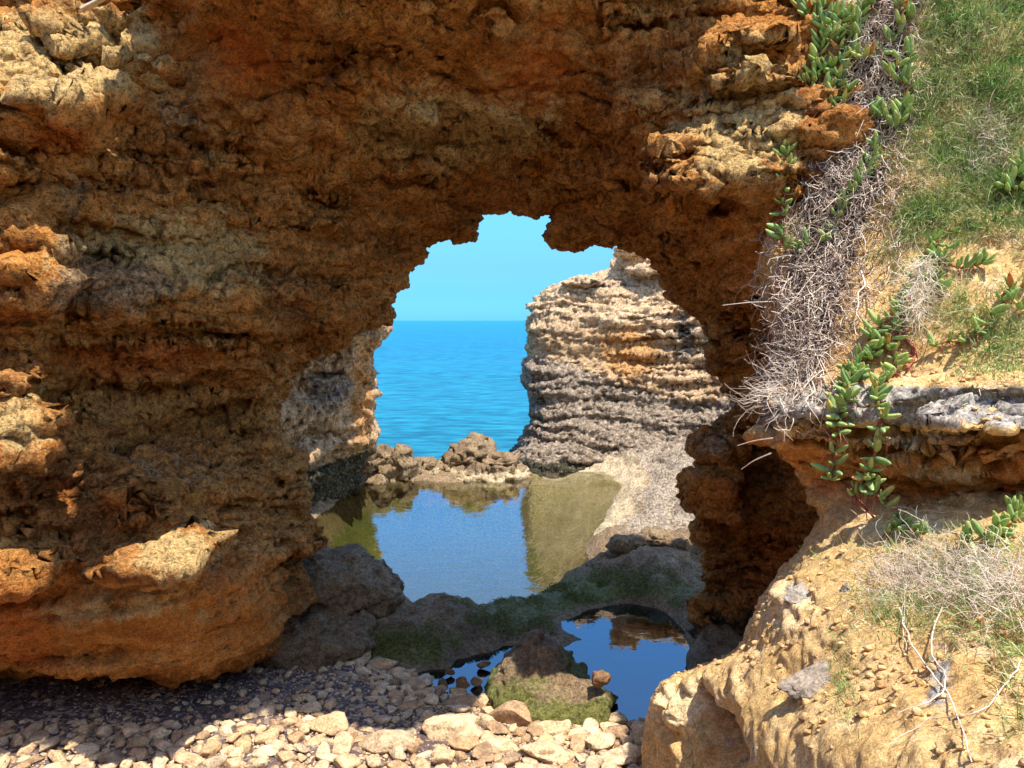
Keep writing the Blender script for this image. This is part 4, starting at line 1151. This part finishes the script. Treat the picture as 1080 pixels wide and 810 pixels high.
# dense grass and heath cover: blades rooted on the bank
bv, bq = bank_geo
bkx, bky = project(bv)
bn = normals(bv, bq)
facing = (bn * (np.array((0, 0, CAM_Z)) - bv)).sum(1) > 0
nz1 = perlin(bv, 2.4, 3.0); nz2 = perlin(bv, 6.0, 9.0)
dens = sstep(935, 985, bkx + 0.20 * bky - 25 + 40 * nz1) * (1 - sstep(205, 285, bky - 0.10 * (bkx - 960) + 50 * nz1))
dens = np.maximum(dens, 0.7 * gz(bkx, bky, 1060, 350, 40, 45)); dens = np.maximum(dens, 0.6 * gz(bkx, bky, 950, 265, 22, 20)); dens = np.maximum(dens, 0.6 * gz(bkx, bky, 1000, 320, 40, 25))
dens *= (bkx < 1420) & (bky > -60) & facing
def scatter_grass(name, dens, count, Lr, wr, tone_fn, label, cat, droop=0.5, kind='stuff', seed=1):
    rg = np.random.default_rng(seed)
    w = dens * (np.maximum(bv[:, 1], 1.5) ** 0)
    idx = rg.choice(len(bv), count, p=w / w.sum())
    base = bv[idx] + rg.normal(0, .006, (count, 3)); nn = bn[idx]
    L = rg.uniform(*Lr, count)
    d = nn * 0.55 + np.array((0, 0, 0.35)) + rg.normal(0, .45, (count, 3)); d /= np.linalg.norm(d, axis=1)[:, None]
    tip = base + d * L[:, None] - np.array((0, 0, 1)) * (droop * L * rg.uniform(0, 1, count))[:, None]
    mid = (base + tip) / 2 + d * (L * .18)[:, None]
    sd = np.cross(d, rg.normal(0, 1, (count, 3))); sd /= np.linalg.norm(sd, axis=1)[:, None]
    sd *= rg.uniform(*wr, count)[:, None]
    g = np.stack([base - sd, base + sd, mid - sd * .8, mid + sd * .8, tip - sd * .15, tip + sd * .15], 1).reshape(-1, 3)
    k = np.arange(count)[:, None] * 6
    q = np.concatenate([k + np.array((0, 1, 3, 2)), k + np.array((2, 3, 5, 4))])
    me = fast_mesh(name, g, q)
    tone = np.repeat(np.clip(tone_fn(idx, rg, count), 0, 1), 6)
    at = me.attributes.new('tone', 'FLOAT', 'POINT'); at.data.foreach_set('value', tone.astype(np.float32))
    o = link(name, me, M_GRASS)
    return tag(o, label, cat, kind=kind)
def tone1(idx, rg, n):
    return 0.42 + 0.45 * nz1[idx] + 0.45 * nz2[idx] + rg.normal(0, .26, n) + 0.2 * sstep(90, 200, bky[idx])
scatter_grass('grass', dens, 84000, (0.025, 0.075), (0.0012, 0.0030), tone1, 'green and straw coloured grass cover on the upper right bank', 'grass')

def dry_mat(name, path, widths, count, label, tone=(0.2, 0.9), Lr=(0.08, 0.25), rad=(0.0012, 0.003), down=0.8, thick=0, lift=(0.0, 0.05)):
    acc = MeshAcc()
    path = np.array(path, float); widths = np.array(widths, float)
    for k in range(count):
        t = rn.random() * (len(path) - 1); i = int(t); f = t - i
        c = path[i] * (1 - f) + path[i + 1] * f; w = widths[i] * (1 - f) + widths[i + 1] * f
        a = c + np.array((rn.gauss(0, .45) * w, rn.gauss(0, .3) * w))
        loc, nor = hit(a[0], a[1], rn.uniform(*lift))
        if loc is None: continue
        L = rn.uniform(*Lr)
        d = np.array(nor) * 0.15 + np.array((-.15, -.1, -down)) + rv() * .75; d /= np.linalg.norm(d)
        b = rv() * .35
        p0 = np.array(loc); pts = [p0]
        for s_ in range(6):
            d = d + b * .3 + rv() * .42; d /= np.linalg.norm(d); pts.append(pts[-1] + d * L / 6)
        r = rn.uniform(*rad)
        acc.tube(pts, r, r * .5, 3, min(1, max(0, rn.uniform(*tone))))
    for k in range(thick):
        t = rn.random() * (len(path) - 1.3); i = int(t); f = t - i
        c = path[i] * (1 - f) + path[i + 1] * f; w = widths[i]
        x_ = c[0] + rn.gauss(0, .4) * w; y_ = c[1]
        tn = rn.uniform(.25, .85); r_ = rn.uniform(.0025, .0055); pts = []
        for s_ in range(7):
            loc, nor = hit(x_, y_, rn.uniform(.015, .05))
            if loc is None: break
            pts.append(np.array(loc)); x_ += rn.gauss(-3, 7); y_ += rn.uniform(6, 16)
        if len(pts) > 3:
            ln = catmull(np.array(pts), 3); acc.tube(ln, r_, r_ * .5, 5, tn)
            for b_ in range(3):
                p_ = ln[rn.randrange(3, len(ln))]; d_ = np.array((-.2, -.4, -.5)) + rv() * .6
                acc.tube(np.array([p_, p_ + d_ * .05, p_ + d_ * .09 + rv() * .015, p_ + d_ * .14 + rv() * .02]), r_ * .6, r_ * .25, 4, tn)
    o = acc.build(name, M_DRY)
    return tag(o, label, 'dead plant')
dry_mat('dead_plant_mat', [(945,-10),(918,90),(905,160),(880,220),(868,290),(850,350),(835,400)], [45,55,65,75,70,60,40], 5200,
        'thick mat of dead grey stems hanging down the bank beside the arch', (-0.15, 1.0), (0.05, 0.16), (0.0012, 0.0036), thick=150)
dry_mat('dead_grass_clump', [(1035,120),(1045,150),(1038,185)], [22,34,26], 520, 'greyish dead grass clump in the green cover near the right edge', (0.2, 0.9), (0.05, 0.14), (0.0008, 0.0018), 0.4)
dry_mat('dead_twig_tangle', [(815,360),(830,400),(818,420)], [26,40,30], 420, 'loose tangle of pale dead twigs over the ledge tip', (0.4, 1.0), (0.1, 0.3), (0.001, 0.0025), 0.3)
dry_mat('straw_tuft', [(980,285),(974,310),(968,335)], [6,9,12], 320, 'pale straw tuft drooping among the red stemmed ice plant', (0.85, 1.0), (0.12, 0.24), (0.001, 0.002), 2.2, lift=(0.08, 0.15))
dry_mat('dry_grass_patch', [(935,620),(990,600),(1050,615),(1085,640)], [45,60,60,50], 1500, 'tangled dry grass patch on the lower bank below the ledge', (0.35, 1.0), (0.06, 0.2), (0.0007, 0.0016), 0.3)
cl_ = sstep(0.0, 0.4, perlin(bv, 5.0, 31.0))
scatter_grass('grass', dens * cl_, 14000, (0.07, 0.15), (0.0009, 0.0020), lambda i, rg, n: 0.45 + 0.4 * nz1[i] + rg.normal(0, .3, n), 'longer arching green and straw blades tufted over the upper right bank', 'grass', droop=0.9, seed=12)
dens2 = gz(bkx, bky, 1010, 615, 75, 45) + 0.8 * gz(bkx, bky, 940, 640, 25, 25) + 0.6 * gz(bkx, bky, 1080, 700, 25, 60)
dens2 = dens2 * facing * sstep(-0.2, 0.3, nz1 + 0.4)
scatter_grass('grass', dens2, 5200, (0.03, 0.09), (0.0008, 0.002), lambda i, rg, n: 0.55 + 0.3 * nz2[i] + rg.normal(0, .25, n), 'sparse green and dry grass on the lower right of the bank', 'grass', seed=4)
dens3 = gz(bkx, bky, 890, 715, 14, 40) * facing  # a small wispy plant, drawn with loose grass blades
scatter_grass('grass', dens3, 600, (0.02, 0.05), (0.0008, 0.0018), lambda i, rg, n: 0.35 + rg.normal(0, .25, n), 'wispy green sprouts beside the flat grey stone', 'grass', seed=6)
dens4 = gz(bkx, bky, 75, 5, 30, 6)

# roots and long twigs
def long_twig(name, pts, r, label, cat='root', tone=0.62, lift=0.015):
    acc = MeshAcc(); base = []
    for a, b in pts:
        loc, nor = hit(a, b, lift)
        if loc is not None: base.append(np.array(loc))
    g = catmull(np.array(base), 5); g += RNG.normal(0, .003, g.shape)
    acc.tube(g, r, r * .55, 6, tone)
    o = acc.build(name, M_DRY)
    return tag(o, label, cat)
long_twig('dry_root', [(1028,595),(1000,640),(985,690),(1000,715),(990,742),(950,760)], .0032, 'long pale root running down the lower bank and hooking left', lift=.02)
long_twig('dry_root', [(950,645),(962,680),(985,715),(1010,750),(1030,810)], .0035, 'pale root crossing the hooked one and leaving at the bottom edge', lift=.02)
long_twig('dry_root', [(1078,700),(1060,735),(1030,760),(985,765),(945,790)], .0022, 'thin straw coloured root fanning to the lower left corner of the bank', lift=.02)
long_twig('dry_root', [(960,610),(955,650),(958,690)], .0022, 'short upright pale root under the dry grass patch', lift=.02)
for (pp, lab) in [([(818,318,4.6),(790,319,4.65),(762,322,4.7)], 'bare twig poking level from the dead mat into the opening'),
                  ([(815,462,3.8),(795,465,3.9),(778,470,4.0)], 'bare twig poking left from the ledge tip, upper of two'),
                  ([(813,478,3.75),(795,486,3.85),(782,495,3.95)], 'bare twig poking down left from the ledge tip, lower of two'),
                  ([(822,405,4.2),(805,413,4.25),(786,418,4.4)], 'bent pale twig above the ledge tip')]:
    acc = MeshAcc(); acc.tube(catmull(np.array([P(*t) for t in pp]), 4), .004, .002, 5, 0.9)
    tag(acc.build('bare_twig', M_DRY), lab, 'twig', 'bare twigs sticking out of the bank')

# stones on the bank
def bank_stone(a, b, wpx, hpx, label, mat, seed, name='stone'):
    loc, nor = hit(a, b, 0)
    k = loc.y / 800
    v, f = pebble_geo(seed, 5, 1.0, 0.25)
    v = v * (1 + 0.05 * fbm(v, 6.0, 3, seed * 1.0))[:, None]
    v = v / np.abs(v).max(0) * np.array((wpx * k / 2, wpx * k / 2 * .8, hpx * k / 2))
    me = fast_mesh(name, v, tris=f)
    o = link(name, me, mat, loc=loc + Vector((0, 0, -hpx * k * .05)))
    o.rotation_euler = (0.12, -0.25, 0.4)
    return tag(o, label, 'stone')
M_GREYST = stone_mat('grey_stone', (0.36, 0.32, 0.27))
bank_stone(858, 722, 72, 46, 'flat grey stone slab lying on the sandy lower bank', M_GREYST, 201)
bank_stone(893, 621, 20, 16, 'small dark pebble in the sand below the ledge', M_GREYST, 202)
bank_stone(842, 627, 44, 22, 'knobbly grey stone at the shaded brink of the sandy slab', M_GREYST, 203)

# ice plants: runners with red stems, tufts of fleshy leaves
def ice_plant(runners, label, leaf=0.06, tufts=None, group=None, dens=1.0, stem_tone=0.2, leaf_tone=0.3):
    """runners: lists of (px, py[, Y]); a point without Y lies on the bank"""
    lines = []
    for r in runners:
        pts = []
        for t in r:
            if len(t) == 3: pts.append(P(*t))
            else:
                loc, nor = hit(t[0], t[1], 0.02)
                if loc is not None: pts.append(np.array(loc))
        if len(pts) > 1: lines.append(catmull(np.array(pts), 6))
    root = bpy.data.objects.new('ice_plant', None); COL.objects.link(root)
    org = lines[0][0].copy(); root.location = org
    tag(root, label, 'plant', group)
    acc = MeshAcc()
    nt_ = 0
    for ln in lines:
        ln = ln + RNG.normal(0, .003, ln.shape)
        for w_ in range(int(len(ln) * 0.9 * (1.2 - stem_tone))):
            p_ = ln[rn.randrange(len(ln))]; d_ = np.array((-.1, -.5, -.35)) + rv() * .6; d_ *= leaf * .5 / np.linalg.norm(d_)
            acc.tube(np.array([p_, p_ + d_ * .5, p_ + d_ * .9 + np.array((0, 0, -.3)) * leaf, p_ + d_ + np.array((0, 0, -.6)) * leaf]), .0045 * leaf / .09, .0015, 4, rn.choice((0.0, .1, .25, .6)))
        acc.tube(ln, .005 * leaf / .06, .0035 * leaf / .06, 6, min(1, max(0, stem_tone + rn.gauss(0, .15))))
        seg = np.linalg.norm(np.diff(ln, axis=0), axis=1); cum = np.concatenate([[0], np.cumsum(seg)])
        s = 0.0
        leaf_ = leaf * 1.0
        step = leaf * 0.44 / dens
        while True:
            end = s >= cum[-1]
            s2 = min(s, cum[-1])
            p = np.array([np.interp(s2, cum, ln[:, k]) for k in range(3)])
            i = min(int(np.searchsorted(cum, s2)), len(ln) - 1)
            t = ln[min(i + 1, len(ln) - 1)] - ln[max(i - 1, 0)]; t = t / (np.linalg.norm(t) + 1e-9)
            la = MeshAcc()
            out = np.array((-0.25, -0.75, 0.6)) + rv() * .18; out /= np.linalg.norm(out)
            sidev = np.cross(t, out); sidev /= np.linalg.norm(sidev) + 1e-9
            nl = rn.choice((2, 3, 3, 4)) if not end else rn.choice((4, 5))
            for j in range(nl):
                ang = (1 if j % 2 else -1) * rn.uniform(.35, .9) if j < 2 else rn.uniform(-.5, .5)
                d = out * math.cos(ang) + sidev * math.sin(ang) + t * rn.uniform(0.0, .5) + rv() * .12
                L = leaf_ * rn.uniform(.45, 1.2)
                sd = np.cross(d, out + rv() * .2)
                if np.linalg.norm(sd) < 1e-3: sd = sidev
                la.leaf(p, d, sd, L, L * rn.uniform(.12, .165), L * rn.uniform(.12, .15), rn.uniform(.05, .3), min(.95, max(0, leaf_tone + rn.gauss(0, .16) + (0.5 if rn.random() < .06 else 0))))
            if nt_ < 98:
                la.build('leaf_tuft', M_LEAF, root, org)
            nt_ += 1
            if end: break
            s += step * rn.uniform(.7, 1.4)
    acc.build('stem', M_STEM, root, org)
    return root
GRP = 'ice plants trailing on the bank'
ice_plant([[(985,262),(965,305),(945,350),(920,375),(905,400)],[(975,300),(950,330),(930,345),(912,372),(890,400),(885,440,3.62),(880,475,3.64),(878,505,3.65)],[(940,370),(945,395),(925,410),(930,440,3.46),(922,480,3.49),(915,508,3.51),(935,532,3.44)],[(920,380),(900,395),(895,420,3.59),(880,440,3.64)],[(915,505,3.51),(900,520,3.57),(922,545,3.49)],[(950,350),(965,375),(955,395)]],
          'large red stemmed ice plant hanging over the grey ledge', leaf=0.102, group=GRP)
ice_plant([[(985,255),(990,275),(1010,285),(1035,280)],[(1000,265),(985,290),(990,310)]], 'ice plant with red dead leaves above the straw tuft', leaf=0.097, group=GRP)
ice_plant([[(1085,300),(1062,312),(1048,335),(1030,355),(1000,362),(985,365)],[(1062,312),(1075,330)]], 'ice plant runner reaching left across bare sand below the grass', leaf=0.109, group=GRP, stem_tone=.8, dens=.7)
ice_plant([[(930,0),(900,20),(870,30),(855,20)],[(910,10),(890,50),(870,80),(850,95)],[(900,60),(880,95),(860,110),(840,120)],[(890,100),(880,130),(862,130)],[(880,20),(865,60),(858,90)],[(860,70),(842,90),(832,105)],[(885,0),(868,12),(852,10)],[(905,40),(890,35),(878,48)],[(880,110),(868,118),(850,135)]],
          'dense ice plant crowning the top of the bluff beside the dead mat', leaf=0.125, group=GRP, dens=1.25)
ice_plant([[(838,118),(830,140),(828,165,4.75),(826,190,4.72),(826,215,4.7),(823,240,4.7),(828,262,4.65)]], 'single red ice plant runner dangling straight down the arch face', leaf=0.132, group=GRP, dens=.8)
ice_plant([[(960,20),(945,40),(925,60),(905,62)],[(960,60),(940,80)],[(970,0),(950,15)],[(965,95),(950,85)]], 'ice plant sprays crossing the dead mat under the top grass', leaf=0.123, group=GRP, stem_tone=.8)
ice_plant([[(955,120),(940,125),(915,128)],[(955,120),(945,135)]], 'short ice plant spray lying on the dead mat midway up', leaf=0.123, group=GRP, stem_tone=.9)
ice_plant([[(925,155),(915,180),(900,205),(885,230),(868,255),(842,262)],[(930,165),(918,175)]], 'thin ice plant runner slanting down over the dead grey mat', leaf=0.106, group=GRP, stem_tone=.9, dens=.9)
ice_plant([[(1082,175),(1070,190),(1055,200)],[(1080,200),(1062,205)]], 'small ice plant in the grass at the right edge', leaf=0.106, group=GRP)
ice_plant([[(945,548),(960,560),(975,568)],[(950,555),(940,566)]], 'small ice plant sprig on the sand right under the ledge', leaf=0.079, group=GRP)
ice_plant([[(1078,545),(1060,560),(1040,572),(1020,575)],[(1060,560),(1050,580)],[(1082,525),(1070,545)]], 'ice plant at the upper edge of the dry grass patch', leaf=0.088, group=GRP, stem_tone=.9)

# grey driftwood stick on the arch, top left
bvh_arch = BVHTree.FromPolygons([Vector(x) for x in arch_geo[0].tolist()], arch_geo[1].tolist())
def hit_arch(a, b):
    o = Vector((0, 0, CAM_Z)); d = (Vector(P(a, b, 5.0)) - o).normalized()
    return bvh_arch.ray_cast(o, d)[0]
h0, h1 = hit_arch(92, 17), hit_arch(119, 7)
d = (h1 - h0).normalized()
a0, a1 = h0 - Vector((0, .06, -.02)), h0 - Vector((0, .06, -.02)) + Vector((0.17, -0.02, 0.07))
bm = bmesh.new()
bmesh.ops.create_cube(bm, size=1)
for vtx in bm.verts:
    t = vtx.co.x + .5
    c = a0.lerp(a1, t)
    vtx.co = c + Vector((0, vtx.co.y * .05, vtx.co.z * (.022 - .006 * t)))
bmesh.ops.bevel(bm, geom=bm.edges[:], offset=.004, segments=2, affect='EDGES')
me = bpy.data.meshes.new('driftwood_stick'); bm.to_mesh(me); bm.free()
at = me.attributes.new('tone', 'FLOAT', 'POINT'); at.data.foreach_set('value', np.full(len(me.vertices), .9, np.float32))
tag(link('driftwood_stick', me, M_DRY), 'short bleached wooden stick lying on top of the arch at its upper left', 'stick')

# stringy algae on the ledge between the pools
av, aw = ALGAE_SRC
rg = np.random.default_rng(9)
aw = aw * sstep(-0.25, 0.25, perlin(av, 3.0, 4.0)) ** 1.5
cnt = 15000
idx = rg.choice(len(av), cnt, p=aw / aw.sum())
b0 = av[idx] + np.concatenate([rg.uniform(-.015, .015, (cnt, 2)), np.zeros((cnt, 1))], 1)
dr = rg.normal(0, 1, (cnt, 3)); dr[:, 2] = np.abs(dr[:, 2]) * .5 + .15; dr /= np.linalg.norm(dr, axis=1)[:, None]
L = rg.uniform(.012, .04, cnt)[:, None]
tp = b0 + dr * L; md = (b0 + tp) / 2 + np.array((0, 0, .3)) * L
tp[:, 2] -= (L * .25)[:, 0]
sd_ = np.cross(dr, rg.normal(0, 1, (cnt, 3))); sd_ /= np.linalg.norm(sd_, axis=1)[:, None]; sd_ *= rg.uniform(.0015, .004, (cnt, 1))
g_ = np.stack([b0 - sd_, b0 + sd_, md - sd_, md + sd_, tp - sd_ * .3, tp + sd_ * .3], 1).reshape(-1, 3)
k_ = np.arange(cnt)[:, None] * 6
me = fast_mesh('algae', g_, np.concatenate([k_ + np.array((0, 1, 3, 2)), k_ + np.array((2, 3, 5, 4))]))
at = me.attributes.new('tone', 'FLOAT', 'POINT'); at.data.foreach_set('value', np.repeat(np.clip(rg.normal(.4, .25, cnt), 0, 1), 6).astype(np.float32))
M_ALG = tone_mat('algae_strand', [(0.0, (0.07, 0.085, 0.02)), (0.5, (0.18, 0.20, 0.045)), (1.0, (0.30, 0.27, 0.09))], 0.6, 0.1, 0.3)
tag(link('algae', me, M_ALG), 'short olive green algae matting the rock ledge between the pools', 'algae', kind='stuff')

# crumbs of stone and soil lying on the bank
rw = facing * np.where(bn[:, 2] > 0.45, 1.0, 0.0) * ((bky > 345) & (bky < 840) & (bkx > 690) & (bkx < 1110)) * sstep(-0.2, 0.4, perlin(bv, 2.0, 8.0))
cnt = 2600
idx = rg.choice(len(bv), cnt, p=rw / rw.sum())
cv, cf, ct, off = [], [], [], 0
for n_, i_ in enumerate(idx):
    r_ = 0.0025 + 0.022 * rg.random() ** 6
    pv, pf = (GRIT[n_ % 5] if r_ < .008 else PLO[n_ % 6])
    cv.append(pv * r_ * np.array((1, rg.uniform(.7, 1.2), rg.uniform(.7, 1.1))) + bv[i_] + np.array((0, 0, r_ * .4))); cf.append(pf + off); off += len(pv); ct.append(np.full(len(pv), rg.random()))
me = fast_mesh('rubble', np.concatenate(cv), tris=np.concatenate(cf))
at = me.attributes.new('tone', 'FLOAT', 'POINT'); at.data.foreach_set('value', np.concatenate(ct).astype(np.float32))
M_CRUMB = stone_mat('soil_crumb', (0.66, 0.44, 0.20))
tag(link('rubble', me, M_CRUMB), 'loose crumbs of sandy stone strewn over the bank', 'rubble', kind='stuff')
